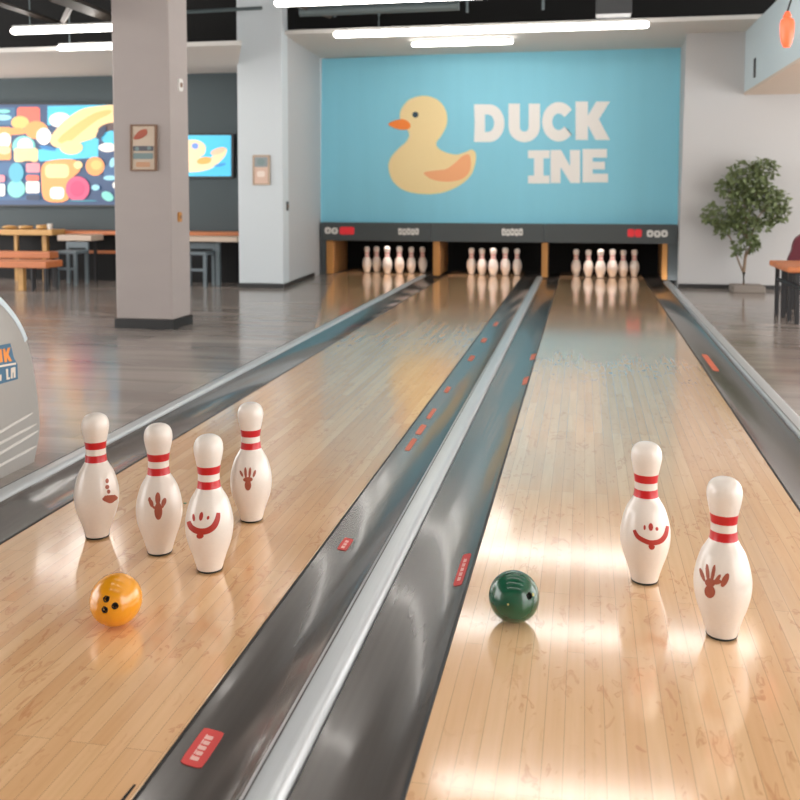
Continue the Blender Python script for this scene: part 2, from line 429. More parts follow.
def gut_z(t):                              # cross-section of a gutter, t from the lane edge (0) to the rail (1)
    return -.0008 - .017*max(0, sin(pi*min(1, max(0, (t-.03)/.94))))**.75
def gutter(xa, xb, label, lane_side='b'):
    bm = bmesh.new(); n = 24
    ys = [YN, YP*.25, YP*.5, YP*.75, YE]
    rows = []
    for y in ys:
        top = [bm.verts.new((xa+(xb-xa)*k/n, y, gut_z(k/n))) for k in range(n+1)]
        bot = [bm.verts.new((xa+(xb-xa)*k/n, y, -.065)) for k in range(n+1)]
        rows.append((top, bot))
    for (t0, b0), (t1, b1) in zip(rows, rows[1:]):
        for k in range(n):
            bm.faces.new((t0[k], t0[k+1], t1[k+1], t1[k])); bm.faces.new((b0[k], b1[k], b1[k+1], b0[k+1]))
        bm.faces.new((t0[0], t1[0], b1[0], b0[0])); bm.faces.new((t0[n], b0[n], b1[n], t1[n]))
    for t0, b0 in (rows[0], rows[-1]):
        for k in range(n): bm.faces.new((t0[k], b0[k], b0[k+1], t0[k+1]))
    o = thing('gutter', label, 'gutter', ((xa+xb)/2, (YN+YP)/2, -.065))
    link('trough', bm, M_GUT, o, smooth=True)
    xe = xa if lane_side == 'a' else xb
    link('edge_strip', B(xe if lane_side == 'a' else xe-.006, xe+.006 if lane_side == 'a' else xe, YN, YP, -.0006, .0008), M_BASE, o)
e = .0015
gutter(RL1+e, XL0-e, 'charcoal gutter along the left edge of the left lane')
gutter(XL1+e, RC0-e, 'charcoal gutter between the left lane and the centre metal rail', 'a')
gutter(RC1+e, XR0-e, 'charcoal gutter between the centre metal rail and the right lane')
gutter(XR1+e, RR0-e, 'charcoal gutter along the right edge of the right lane', 'a')

def rail(xa, xb, z, label, y1=None):
    y1 = y1 or YP
    t = thing('lane_rail', label, 'rail', ((xa+xb)/2, (YN+y1)/2, -.065))
    w = xb-xa
    prof = [(xa+.004, -.06), (xa+.004, z-.012)]
    for k in range(7): a = pi - pi/2*k/6; prof.append((xa+.002+.012+.012*cos(a), z-.012+.012*sin(a)))
    for k in range(7): a = pi/2 - pi/2*k/6; prof.append((xb-.004-.026+.026*cos(a), z-.026+.026*sin(a)))
    prof += [(xb-.004, -.06)]
    bm = bmesh.new(); prism(bm, [prof], lambda x, zz: Vector((x, YN, zz)), (0, y1-YN, 0))
    link('cap', bm, M_RAIL, t, smooth=True)
    xc = (xa+xb)/2
    bm = B(xa+.014, xa+.017, YN+.001, y1-.001, z, z+.0012); link('groove', bm, M_RAILD, t)
    return t
rail(RL0, RL1, .012, 'brushed metal rail along the far left gutter')
rail(RC0, RC1, .02, 'brushed metal centre rail dividing the left and right lanes')
rail(RR0, RR1, .02, 'brushed metal rail along the far right gutter', YP-.3)

# stickers in the gutters
def sticker(gx0, gx1, corners, label, m, letters=3, group=None):
    """corners: y range; laid on the gutter's curved surface"""
    xs0, xs1, ya, yb, flip = corners
    def surf(x, y, lift):
        t = abs(x-gx0)/abs(gx1-gx0)
        return Vector((x, y, gut_z(t)+lift))
    c = surf((xs0+xs1)/2, (ya+yb)/2, 0)
    t = thing('gutter_sticker', label, 'sticker', c, group)
    bm = bmesh.new(); nx, ny = 6, 5
    def patch(bm, x0, x1, y0, y1, l0, l1, mi=0):
        g = {}
        for i in range(nx+1):
            for j in range(ny+1):
                u = i/nx; v = j/ny
                # rounded corners
                cu = .5+(u-.5)*(1-.06*(abs(2*v-1)**6)); cv = .5+(v-.5)*(1-.06*(abs(2*u-1)**6))
                for k, l in ((0, l0), (1, l1)):
                    g[i, j, k] = bm.verts.new(surf(x0+(x1-x0)*cu, y0+(y1-y0)*cv, l))
        for i in range(nx):
            for j in range(ny):
                for k in (0, 1):
                    bm.faces.new((g[i, j, k], g[i+1, j, k], g[i+1, j+1, k], g[i, j+1, k]))
        for i in range(nx):
            for j in (0, ny): bm.faces.new((g[i, j, 0], g[i+1, j, 0], g[i+1, j, 1], g[i, j, 1]))
        for j in range(ny):
            for i in (0, nx): bm.faces.new((g[i, j, 0], g[i, j+1, 0], g[i, j+1, 1], g[i, j, 1]))
    patch(bm, xs0, xs1, ya, yb, .001, .002)
    link('backing', bm, m, t)
    if letters:
        bm = bmesh.new(); w = xs1-xs0; Ln = (yb-ya)
        for k in range(letters):
            y0 = ya+Ln*(.14+.72*k/letters); y1 = y0+Ln*.5/letters
            patch(bm, xs0+w*(.34+.05*(k % 2)), xs0+w*.66, y0, y1, .0021, .0027)
            patch(bm, xs0+w*.30, xs0+w*.36, y0, y1+Ln*.1/letters, .0021, .0027)
        link('lettering', bm, M_STICKW, t)
    return t
def sticker_px(g0, g1, px, py, w, ln, label, m, letters=3, group=None):
    p = G(px, py, -.02)
    sticker(g0, g1, (p.x-w/2, p.x+w/2, p.y-ln/2, p.y+ln/2, 0), label, m, letters, group)
sticker_px(XL1, RC0, 203, 751, .046, .125, 'large red sticker with pale lettering in the gutter nearest the camera', M_STICK, 5)
sticker_px(XL1, RC0, 345.5, 546, .03, .10, 'red sticker in the gutter right of the left lane, halfway along', M_STICK, 3)
for (px, py, w, ln, lb) in ((411, 446, .022, .20, 'longest orange sticker in the gutter, closest of the far trail beside the left lane'),
                            (421, 431, .026, .18, 'orange sticker second in the far trail beside the left lane'),
                            (431.5, 415, .02, .22, 'orange sticker third in the far trail beside the left lane'),
                            (447.5, 391, .024, .15, 'orange sticker fourth in the far trail beside the left lane'),
                            (471.5, 359, .032, .2, 'orange sticker fifth in the far trail beside the left lane'),
                            (484, 341, .035, .2, 'orange sticker sixth in the far trail beside the left lane'),
                            (496, 324.5, .03, .25, 'orange sticker farthest along the gutter beside the left lane')):
    sticker_px(XL1, RC0, px, py, w, ln, lb, M_STICKO, 0, 'orange stickers along the left lane gutter')
sticker_px(XR0, RC1, 462.5, 573, .026, .24, 'red lettered sticker in the gutter left of the green ball', M_STICK, 5)
sticker_px(XR0, RC1, 533, 359, .035, .22, 'far orange sticker in the gutter left of the right lane', M_STICKO, 0)
sticker_px(XR0, RC1, 525.5, 383, .03, .22, 'pale orange sticker in the gutter left of the right lane, the nearer of two', M_STICKO, 0)
sticker_px(XR1, RR0, 710, 363, .04, .62, 'orange sticker in the far right gutter', M_STICKO, 0)

# lane mark
p0, p1 = G(123, 800), G(135, 785)
bm = bmesh.new(); d = (p1-p0).normalized(); n_ = Vector((-d.y, d.x, 0))
prism(bm, [[tuple((p0-n_*.004-d*.03).xy), tuple((p0+n_*.004-d*.03).xy), tuple((p1+n_*.0025).xy), tuple(p1.xy), tuple((p1-n_*.002).xy)]], lambda x, y: Vector((x, y, .0012)), (0, 0, -.0011))
o = link('lane_mark', bm, M_BLACK); tag(root_to(o, (p0+p1)/2), 'short black dash marked on the left lane at the bottom of the photo', 'mark')
p0 = G(185, 503.5); bm = bmesh.new(); lathe(bm, [(0, 0), (.006, 0), (.006, .002), (0, .003)], 12, p0)
o = link('lane_dot', bm, mat('green_dot', (90, 130, 90), .5)); tag(root_to(o, p0), 'tiny green dot on the left lane between two pins', 'mark')

# ------------------------------------------------------------------ pin pits, posts, hood, mural
bm = bmesh.new()
X0p, X1p = XM0, XM1
box(bm, X0p, X1p, YE+.2, YE+.25, -.3, ZHT)           # rear curtain
box(bm, X0p, X0p+.03, YP+.07, YE+.25, -.3, ZHT-.02); box(bm, X1p-.03, X1p, YP+.07, YE+.25, -.3, ZHT-.02)
box(bm, X0p, X1p, YW+.25, YE+.25, ZHT-.02, ZHT+.03)
box(bm, X0p, X1p, YP, YE+.25, -.35, -.3)
o = link('pin_pit', bm, M_BLACK); tag(root_to(o, ((X0p+X1p)/2, YE, -.3)), 'black recess behind the pins at the end of the lanes', 'pit')

def post(px0, px1, label, deep):
    a = W(px0, 276, YP).x; b = W(px1, 276, YP).x
    t = thing('pit_post', label, 'post', ((a+b)/2, YP+.03, 0))
    link('front', B(a, b, YP, YP+.05, .006, ZHB, bev=.004), M_POST, t)
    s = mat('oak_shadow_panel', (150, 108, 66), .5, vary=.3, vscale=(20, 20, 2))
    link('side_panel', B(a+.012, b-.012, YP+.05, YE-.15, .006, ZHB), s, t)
post(326.5, 333, 'leftmost oak post under the dark band', 0)
post(433, 439.5, 'oak post left of the middle rack of pins', 0)
post(541.5, 547.5, 'oak post right of the middle rack of pins', 0)
post(662, 667, 'rightmost oak post under the dark band', 0)
# dark stiles at the outer ends
for px0, px1, lb in ((320.5, 326.2, 'narrow charcoal jamb at the left end of the pin openings'), (667.5, 677.5, 'narrow charcoal jamb at the right end of the pin openings')):
    a = W(px0, 276, YP).x; b = W(px1, 276, YP).x
    o = link('opening_jamb', B(a, b, YP, YP+.06, 0, ZHB), M_HOOD); tag(root_to(o, ((a+b)/2, YP+.03, 0)), lb, 'jamb')

YH = YP - .05
hood_cuts = [320.5, 430.5, 544, 677.5]
hood_lab = ['left section of the charcoal band above the pins, with red and white signs', 'middle section of the charcoal band above the pins', 'right section of the charcoal band above the pins, with red sign near its right end']
hroots = []
for i in range(3):
    a = W(hood_cuts[i], 232, YH).x+.002; b = W(hood_cuts[i+1], 232, YH).x-.002
    t = thing('masking_panel', hood_lab[i], 'panel', ((a+b)/2, YH, ZHB))
    link('panel', B(a, b, YH, YP+.05, ZHB, ZHT, bev=.004), M_HOOD, t)
    hroots.append(t)
def sign(root, lps, m, name):
    bm = bmesh.new()
    for lp in lps: prism(bm, [lp], lambda x, y: W(x, y, YH-.006), (0, .0059, 0))
    return link(name, bm, m, root)
def glyphs(root, x0, y0, x1, y1, n, m=M_SIGNW):
    bm = bmesh.new(); w = (x1-x0)/n
    for k in range(n):
        xa = x0+k*w+.25; xb = x0+(k+1)*w-.25
        outer = rrect(xa, y0+(k % 2)*.5, xb, y1-((k+1) % 2)*.4, min(xb-xa, y1-y0)*.35, 3)
        hole = ell((xa+xb)/2, (y0+y1)/2, (xb-xa)*.17, (y1-y0)*.2, 8)
        prism(bm, [outer, hole], lambda x, y: W(x, y, YH-.005), (0, .0049, 0))
    return link('lettering', bm, m, root)
glyphs(hroots[0], 324.5, 227.2, 338, 234.2, 2)
r = sign(hroots[0], [rrect(339.5, 226.8, 354.2, 234.6, 2)], M_RED, 'red_sign')
glyphs(hroots[0], 398, 228.2, 419, 235.2, 5)
glyphs(hroots[1], 501.5, 228.5, 523, 236, 5)
sign(hroots[2], [rrect(627.5, 229, 634.5, 237, 2), rrect(634.8, 229.2, 641.8, 237.2, 2)], M_RED, 'red_sign')
glyphs(hroots[2], 646.5, 230, 668, 237.5, 3)

MC = W(500, 223, YW)
mural = thing('duck_mural', 'large turquoise wall mural with yellow duck and white lettering above the lanes', 'mural', MC)
bm = bmesh.new()
def Wm(x, y): return W(x, y, YW-.03)
prism(bm, [[(320.5, 224), (677.5, 226), (685.5, 44), (321.8, 59)]], Wm, (0, .03, 0))
bm.free() if False else link('panel', bm, M_MURAL, mural)
def r3(pts): return [(360+x/3.636, y/3.636) for x, y in pts]
def plate(name, loops, m, par, off=.036, th=.006):
    bm = bmesh.new(); prism(bm, loops, lambda x, y: W(x, y, YW-off), (0, th, 0)); return link(name, bm, m, par)
duck = plate('duck', [catmull(r3([(235,348),(285,365),(313,405),(316,450),(298,490),(277,522),(296,547),(345,562),(380,554),(404,544),(420,556),(420,590),(403,637),(360,675),(300,700),(235,706),(165,694),(122,662),(104,615),(110,577),(138,542),(168,515),(179,488),(166,466),(148,440),(148,402),(180,362)]), 5)], M_DUCK, mural)
plate('beak', [catmull(r3([(103,450),(130,437),(160,434),(182,450),(178,468),(150,472),(120,464)]), 4)], M_BEAK, duck, .041, .004)
plate('eye', [ell(*(r3([(201,417)])[0]), 3.0, 2.9)], M_EYE, duck, .041, .004)
plate('wing', [catmull(r3([(233,627),(275,620),(315,614),(348,590),(372,568),(395,562),(403,585),(398,622),(375,648),(330,660),(280,657),(248,645)]), 5)], M_WING, duck, .041, .004)
def arcp(cx, cy, rx, ry, a0, a1, n=10): return [(cx+rx*cos(radians(a0+(a1-a0)*k/n)), cy+ry*sin(radians(a0+(a1-a0)*k/n))) for k in range(n+1)]
# letters in unit boxes, y down
LET = {
 'D': [[(0,0),(.5,0)] + arcp(.5,.5,.5,.5,-80,80,12) + [(.5,1),(0,1),(.02,.5)], [(.36,.27),(.36,.73),(.46,.73)] + arcp(.46,.5,.2,.23,80,-80,8) + [(.46,.27)]],
 'U': [[(0,0),(.36,0),(.36,.62)] + arcp(.5,.62,.14,.12,170,10,8) + [(.64,.62),(.64,0),(1,0),(1,.58)] + arcp(.5,.6,.5,.42,0,180,14) + [(0,.58)]],
 'C': [arcp(.52,.5,.52,.52,-38,-322,22) + [(.92,.86),(.70,.62)] + arcp(.52,.5,.2,.22,-310,-50,12) + [(.70,.38)]],
 'K': [[(0,0),(.36,0),(.36,.36),(.6,0),(1.0,0),(.68,.46),(1.0,1),(.58,1),(.36,.62),(.36,1),(0,1)]],
 'I': [[(0,0),(1,0),(1,.24),(.72,.24),(.72,.76),(1,.76),(1,1),(0,1),(0,.76),(.28,.76),(.28,.24),(0,.24)]],
 'N': [[(0,0),(.36,0),(.66,.48),(.66,0),(1,0),(1,1),(.68,1),(.34,.52),(.34,1),(0,1)]],
 'E': [[(0,0),(.96,0),(.96,.26),(.4,.26),(.4,.38),(.88,.38),(.88,.61),(.4,.61),(.4,.74),(1,.74),(1,1),(0,1)]],
}
for ch, x0, y0, x1, y1 in (('D', 474, 104.3, 504.5, 142), ('U', 508.5, 103.6, 540, 141.5), ('C', 542, 102.8, 574, 140.8), ('K', 575.5, 101.5, 610, 140),
                           ('I', 528, 150.3, 549.5, 183.5), ('N', 550.5, 150, 580, 183), ('E', 582.5, 149, 608, 182.4)):
    plate('letter', [[(x0+u*(x1-x0), y0+v*(y1-y0)) for u, v in lp] for lp in LET[ch]], M_LETTER, mural)

# ------------------------------------------------------------------ pins
PH = .40
PROF = [(0, .0), (.078, .0), (.088, .006), (.0925, .02), (.103, .06), (.125, .13), (.150, .20), (.167, .27), (.173, .33), (.170, .39), (.156, .46), (.133, .53), (.104, .58), (.086, .615), (.080, .65), (.078, .70), (.079, .735), (.086, .785), (.096, .83), (.1045, .875), (.106, .905), (.101, .94), (.084, .972), (.055, .992), (.025, .999), (0, 1.0)]
def interp(prof, z):
    for (r0, z0), (r1, z1) in zip(prof[1:], prof[2:]):
        if z0 <= z <= z1: return r0+(r1-r0)*(z-z0)/(z1-z0+1e-9)
    return prof[-1][0]
# smooth dense profile (Catmull-Rom over the control points)
DP = []
P_ = PROF[1:-1]
for i in range(len(P_)-1):
    p0, p1, p2, p3 = P_[max(i-1, 0)], P_[i], P_[i+1], P_[min(i+2, len(P_)-1)]
    for k in range(3):
        t = k/3
        DP.append(tuple(.5*((2*p1[j]) + (-p0[j]+p2[j])*t + (2*p0[j]-5*p1[j]+4*p2[j]-p3[j])*t*t + (-p0[j]+3*p1[j]-3*p2[j]+p3[j])*t**3) for j in (0, 1)))
DP.append(P_[-1])
def prad(z):                              # z in metres
    zz = z/PH
    for (r0, z0), (r1, z1) in zip(DP, DP[1:]):
        if z0 <= zz <= z1: return PH*(r0+(r1-r0)*(zz-z0)/(z1-z0+1e-9))
    return PH*DP[-1][0]
def band(z0, z1, lift, n=48):
    bm = bmesh.new(); zs = [z0+(z1-z0)*k/4 for k in range(5)]
    pr = [(prad(z0)-.001, z0)] + [(prad(z)+lift, z) for z in zs] + [(prad(z1)-.001, z1)]
    lathe(bm, pr, n); return bm
def build_pin(label, group, pos, marks=None, n=48, red=None):
    red = red or M_PINRED
    t = thing('bowling_pin', label, 'bowling pin', pos, group)
    z3 = Vector((0, 0, 0))
    bm = bmesh.new(); lathe(bm, [(0, .004)] + [(PH*r, PH*z) for r, z in DP if z >= .012] + [(0, PH)], n)
    link('body', bm, M_PIN, t, smooth=True, off=z3, sharp=60)
    bm = bmesh.new(); lathe(bm, [(0, 0), (PH*.078, 0), (PH*.090, .0025), (PH*.0945, .0065), (PH*.09, .0075)], n)
    link('base_ring', bm, M_PINBASE, t, smooth=True, off=z3)
    link('neck_stripe', band(PH*.722, PH*.778, .0005), red, t, smooth=True, off=z3, sharp=70)
    link('neck_stripe', band(PH*.618, PH*.672, .0005), red, t, smooth=True, off=z3, sharp=70)
    if marks:
        # marks = (pixel of pin base centre, scale px per metre, list of shapes in photo pixels)
        bx, by, items, mm = marks
        pos = Vector(pos); tv = Vector((-pos.x, -pos.y, 0)); dist = tv.length; tv.normalize(); rt = Vector((-tv.y, tv.x, 0))
        k = (by-192)/H; slope = (by-192)/F
        bm = bmesh.new()
        def onpin(px, py, lift):
            dx = (px-bx)/k; z = (by-py)/k
            for _ in range(4):
                r = prad(z); a = math.asin(max(-.97, min(.97, dx/r))); z = (by-py)/k + r*cos(a)*slope*.9
            r += lift
            return rt*r*sin(a) + tv*r*cos(a) + Vector((0, 0, z))
        for it in items:
            if it[0] == 'e':
                _, cx, cy, rx, ry, rot = it
                rings = []
                nn = 18
                c = bm.verts.new(onpin(cx, cy, .0007))
                for q in (.34, .67, 1.0):
                    rings.append([bm.verts.new(onpin(x, y, .0007)) for x, y in ell(cx, cy, rx*q, ry*q, nn, rot)])
                low = [bm.verts.new(onpin(x, y, -.0003)) for x, y in ell(cx, cy, rx, ry, nn, rot)]
                for i in range(nn):
                    j = (i+1) % nn
                    bm.faces.new((c, rings[0][i], rings[0][j]))
                    for a_, b2 in ((rings[0], rings[1]), (rings[1], rings[2]), (rings[2], low)): bm.faces.new((a_[i], a_[j], b2[j], b2[i]))
            else:                          # band along a curve with tapering ends
                _, pts, w = it
                sm = []
                m_ = len(pts)
                for i in range(m_-1):
                    p0, p1, p2, p3 = pts[max(i-1, 0)], pts[i], pts[i+1], pts[min(i+2, m_-1)]
                    for kk in range(5):
                        tt = kk/5
                        sm.append(tuple(.5*((2*p1[j]) + (-p0[j]+p2[j])*tt + (2*p0[j]-5*p1[j]+4*p2[j]-p3[j])*tt*tt + (-p0[j]+3*p1[j]-3*p2[j]+p3[j])*tt**3) for j in (0, 1)))
                sm.append(pts[-1]); prev = None; ns = len(sm)
                for i, (x, y) in enumerate(sm):
                    a_ = sm[max(i-1, 0)]; b2 = sm[min(i+1, ns-1)]
                    dx, dy = b2[0]-a_[0], b2[1]-a_[1]; l = sqrt(dx*dx+dy*dy) or 1
                    nx_, ny_ = -dy/l, dx/l; f = i/(ns-1)
                    ww = w*(.35+.65*sin(pi*min(1, max(0, .04+.92*f)))**.6)/2
                    row = [bm.verts.new(onpin(x+nx_*ww*s, y+ny_*ww*s, .0007)) for s in (-1, -.5, 0, .5, 1)]
                    row = [bm.verts.new(onpin(x-nx_*ww, y-ny_*ww, -.0003))] + row + [bm.verts.new(onpin(x+nx_*ww, y+ny_*ww, -.0003))]
                    if prev:
                        for q in range(6): bm.faces.new((prev[q], prev[q+1], row[q+1], row[q]))
                    else: bm.faces.new(row)
                    prev = row
                bm.faces.new(prev)
        link('printed_mark', bm, mm, t, off=z3)
    return t
def R3(x, y): return (60+x/3.2, 390+y/3.2)
def R4(x, y): return (580+x/3.635, 430+y/3.635)
def E3(x, y, rx, ry, rot=0): p = R3(x, y); return ('e', p[0], p[1], rx/3.2, ry/3.2, rot)
def E4(x, y, rx, ry, rot=0): p = R4(x, y); return ('e', p[0], p[1], rx/3.635, ry/3.635, rot)
FP = 'bowling pins standing on the lanes near the camera'
build_pin('leftmost white bowling pin on the left lane, small bowl-shaped red print at its right side', FP, G(97.5, 536.5),
    (97.5, 536.5, [E3(152, 292, 5, 8), E3(152, 312, 6, 7), E3(156, 327, 5, 7), E3(160, 352, 17, 9),
                 ('b', [R3(141, 343), R3(147, 348), R3(161, 350), R3(173, 348), R3(179, 343)], 22/3.2), ('b', [R3(148, 354), R3(161, 358), R3(172, 354)], 14/3.2)], M_MARKB))
build_pin('white bowling pin with brown cactus-like print, second from left on the left lane', FP, G(160, 552.5),
    (160, 552.5, [E3(317, 385, 12, 28), E3(316, 345, 8, 20), E3(296, 358, 6, 14, -.3), E3(334, 358, 7, 14, .3), ('b', [R3(298, 366), R3(306, 374), R3(314, 376)], 2.2), ('b', [R3(334, 366), R3(328, 374), R3(318, 377)], 2.2), E3(291, 346, 4, 8)], M_MARKB))
build_pin('white bowling pin with red smile print, nearest pin on the left lane', FP, G(210, 569.6),
    (210, 569.6, [('b', [R3(416, 413), R3(424, 432), R3(444, 446), R3(470, 448), R3(492, 436), R3(504, 414), R3(508, 392)], 20/3.2),
                 E3(451, 462, 11, 9), E3(432, 402, 4, 12, -.1), E3(455, 400, 6, 14, .15), E3(476, 406, 4, 6, .3)], M_MARK))
build_pin('white bowling pin with brown hand print, farthest back of the four on the left lane', FP, G(251.5, 520),
    (251.5, 520, [E3(603, 302, 10, 17), E3(603, 284, 15, 8), E3(583, 264, 3.5, 11, -.4), E3(596, 262, 4, 18, -.05), E3(609, 262, 4, 17, .1), E3(623, 266, 4, 12, .3)], M_MARKB))
build_pin('white bowling pin with red smile print on the right lane, left of the two', FP, G(644.5, 581),
    (644.5, 581, [('b', [R4(196, 364), R4(208, 386), R4(232, 400), R4(258, 405), R4(286, 396), R4(304, 372), R4(311, 338)], 18/3.635),
                 ('b', [R4(249, 414), R4(257, 424), R4(265, 414)], 3.6), E4(257, 420, 10, 10), E4(232, 352, 4, 9), E4(253, 348, 8, 14), E4(274, 353, 5, 7)], M_MARK))
build_pin('white bowling pin with brown hand print on the right lane, nearest pin to the camera', FP, G(721.5, 635.5),
    (721.5, 635.5, [E4(472, 590, 18, 24), E4(472, 558, 17, 16), E4(445, 532, 6, 26, -.35), E4(463, 522, 6, 32, -.1), E4(482, 522, 6, 32, .15), E4(497, 541, 6, 20, .5), E4(522, 542, 10, 28, .38), E4(495, 552, 16, 9, -.3)], M_MARKB))

# far racks: one pin built, then copied with its parts
rack = [(1, [(367, 0), (376.7, .06), (387.3, -.16), (399.4, -.08), (411.2, .0), (422.6, .09)]),
        (2, [(471.3, .03), (482, -.06), (493.2, -.18), (505.2, -.06), (517, .03)]),
        (3, [(576, .03), (588.3, -.06), (600.4, -.2), (612.2, -.1), (623, 0), (634.2, .06)])]
lname = {1: 'left rack of pins at the far end', 2: 'middle rack of pins at the far end', 3: 'right rack of pins at the far end'}
lshort = {1: 'left far rack', 2: 'middle far rack', 3: 'right far rack'}
ordn = ['leftmost', 'second from left', 'third from left', 'fourth from left', 'fifth from left', 'sixth from left']
PH_FAR = .355
proto = None
for ln, lst in rack:
    for i, (px, dy) in enumerate(lst):
        Y = YP + .33 + dy
        p = W(px, 276, Y); loc = (p.x, Y, 0.0045 if ln == 1 else 0)
        pos = 'rightmost' if i == len(lst)-1 else ordn[i]
        if ln == 2 and i == 2: pos = 'middle'
        lab = 'distant bowling pin, %s in the %s' % (pos, lshort[ln])
        grp = 'pins of the ' + lname[ln]
        if proto is None:
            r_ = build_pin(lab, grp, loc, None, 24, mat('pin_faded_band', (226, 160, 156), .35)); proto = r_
        else:
            r_ = proto.copy(); COL.objects.link(r_); r_['label'] = lab; r_['group'] = grp; r_.location = loc
            for ch in proto.children:
                c = ch.copy(); COL.objects.link(c); c.parent = r_
        s = PH_FAR/PH*(1.04 if i in (2, 3) else 1); r_.scale = (s*1.04, s*1.04, s)

# ------------------------------------------------------------------ balls
def ball(cx, cy, rpx, label, m, holes, hr):
    R = H/((cy-192)/rpx + 1)                   # radius from its size and height in the photo
    d = ray(cx, cy); t = (R-H)/d.z; c = Vector((d.x*t, d.y*t, R))
    t_ = thing('bowling_ball', label, 'bowling ball', (c.x, c.y, 0))
    bm = bmesh.new(); bmesh.ops.create_icosphere(bm, subdivisions=6, radius=R); 
    bmesh.ops.translate(bm, verts=bm.verts, vec=c)
    dirs = []
    for hx, hy in holes:
        dd = ray(hx, hy).normalized(); o_ = Vector((0, 0, H)); oc = o_-c
        b2 = oc.dot(dd); disc = max(0, b2*b2-(oc.dot(oc)-R*R)); tt = -b2-sqrt(disc)
        dirs.append(((o_+dd*tt)-c).normalized())
    # sink the shell at each hole
    for v in bm.verts:
        n = (v.co-c).normalized()
        for dr, rr in zip(dirs, hr):
            if n.dot(dr) > cos(rr/R*1.02): v.co = c + n*(R*.84)
    body = link('shell', bm, m, t_, smooth=True, sharp=80)
    for dr, rr in zip(dirs, hr):
        bm = bmesh.new()
        q = dr.to_track_quat('Z', 'Y').to_matrix().to_4x4(); 
        zc = sqrt(R*R-rr*rr)
        lathe(bm, [(0, R*.86), (rr*.86, R*.86), (rr*.86, zc-.0002), (rr*1.0, zc+.0004), (rr*1.12, zc-.0010), (rr*1.12, R*.85)], 20)
        bmesh.ops.transform(bm, matrix=Matrix.Translation(c) @ q, verts=bm.verts)
        link('finger_hole', bm, M_HOLE, t_, smooth=True)
    return t_, c, R
ball(116, 599.5, 25.8, 'glossy orange bowling ball with three finger holes on the left lane', M_ORANGE, [(106, 599), (104.4, 610), (115, 606)], [.0075]*3)
gb, c, R = ball(514, 596.6, 25.3, 'glossy dark green bowling ball on the right lane', M_GREEN, [(529.5, 596)], [.0078])
for hx, hy, rr in ((533.2, 594.5, .0052), (508, 604.5, .0035)):
    dd = ray(hx, hy).normalized(); o_ = Vector((0, 0, H)); oc = o_-c; b2 = oc.dot(dd); tt = -b2-sqrt(max(0, b2*b2-(oc.dot(oc)-R*R)))
    dr = ((o_+dd*tt)-c).normalized()
    bm = bmesh.new(); lathe(bm, [(0, R+.0006), (rr*.7, R+.0004), (rr, R-.001), (rr, R-.003)], 14)
    bmesh.ops.transform(bm, matrix=Matrix.Translation(c) @ dr.to_track_quat('Z', 'Y').to_matrix().to_4x4(), verts=bm.verts)
    o = link('inlay', bm, M_CREAM, gb, smooth=True); o['label'] = 'small cream inlay'

# ------------------------------------------------------------------ ball return at the left edge
XM = G(34, 462).x
mr = thing('ball_return', 'pale grey rounded ball return machine with blue badge at the left edge', 'ball return machine', (XM-.3, WX(10, 470, XM).y-.25, 0))
out = [(35, 461.5), (40.5, 430), (39, 402), (35.5, 375), (30.5, 350), (23, 329), (13, 312.5), (0, 298)]
prof = []
for x, y in out:
    p = WX(x, y, XM); prof.append((p.y, max(p.z, 0) if (x, y) != (34, 462) else 0))
ye, ztop = prof[-1]
prof += [(ye-.1, ztop+.055), (ye-.24, ztop+.08), (ye-.4, ztop+.07), (ye-.56, ztop+.0), (ye-.66, ztop-.14), (ye-.7, .3), (ye-.7, 0)]
# smooth the top chain
sm = []
for i in range(len(prof)-1):
    p0, p1, p2, p3 = prof[max(i-1, 0)], prof[i], prof[i+1], prof[min(i+2, len(prof)-1)]
    for k in range(4):
        t = k/4
        sm.append(tuple(.5*((2*p1[j]) + (-p0[j]+p2[j])*t + (2*p0[j]-5*p1[j]+4*p2[j]-p3[j])*t*t + (-p0[j]+3*p1[j]-3*p2[j]+p3[j])*t**3) for j in (0, 1)))
sm.append(prof[-1])
sm = [(y, max(0, z)) for y, z in sm]
cy_ = ye-.25
def inset(pts, d): 
    o_ = []
    for i, (y, z) in enumerate(pts):
        a_ = pts[max(i-1, 0)]; b2 = pts[min(i+1, len(pts)-1)]
        ty, tz = b2[0]-a_[0], b2[1]-a_[1]; l = sqrt(ty*ty+tz*tz) or 1
        o_.append((y - tz/l*(-d)*-1 if False else y + (-tz/l)*d*1.0, max(0 if z < .002 else .002, z + (ty/l)*d)) )
    return o_
# chain runs far end -> top -> near end; its inward normal is (-tz, ty) rotated: check sign against the centre
def inward(pts, d):
    res = []
    for i, (y, z) in enumerate(pts):
        a_ = pts[max(i-1, 0)]; b2 = pts[min(i+1, len(pts)-1)]
        ty, tz = b2[0]-a_[0], b2[1]-a_[1]; l = sqrt(ty*ty+tz*tz) or 1
        ny, nz = -tz/l, ty/l
        if ny*(cy_-y)+nz*(.3-z) < 0: ny, nz = -ny, -nz
        zz = z+nz*d
        res.append((y+ny*d, 0 if z < .003 else max(0, zz)))
    return res
def loft(secs, m, name, par, capa=True, sharp=50):
    bm = bmesh.new(); rows = [[bm.verts.new((x, y, z)) for y, z in pts] for x, pts in secs]
    for a_, b2 in zip(rows, rows[1:]):
        n = len(a_)
        for k in range(n-1): bm.faces.new((a_[k], a_[k+1], b2[k+1], b2[k]))
        bm.faces.new((a_[n-1], a_[0], b2[0], b2[n-1]))
    if capa: bm.faces.new(rows[0]); bm.faces.new(rows[-1])
    return link(name, bm, m, par, smooth=True, sharp=sharp)
loft([(XM, inward(sm, .006)), (XM-.004, inward(sm, .002)), (XM-.02, sm), (XM-.58, sm), (XM-.6, inward(sm, .02))], M_MACH, 'shell', mr)
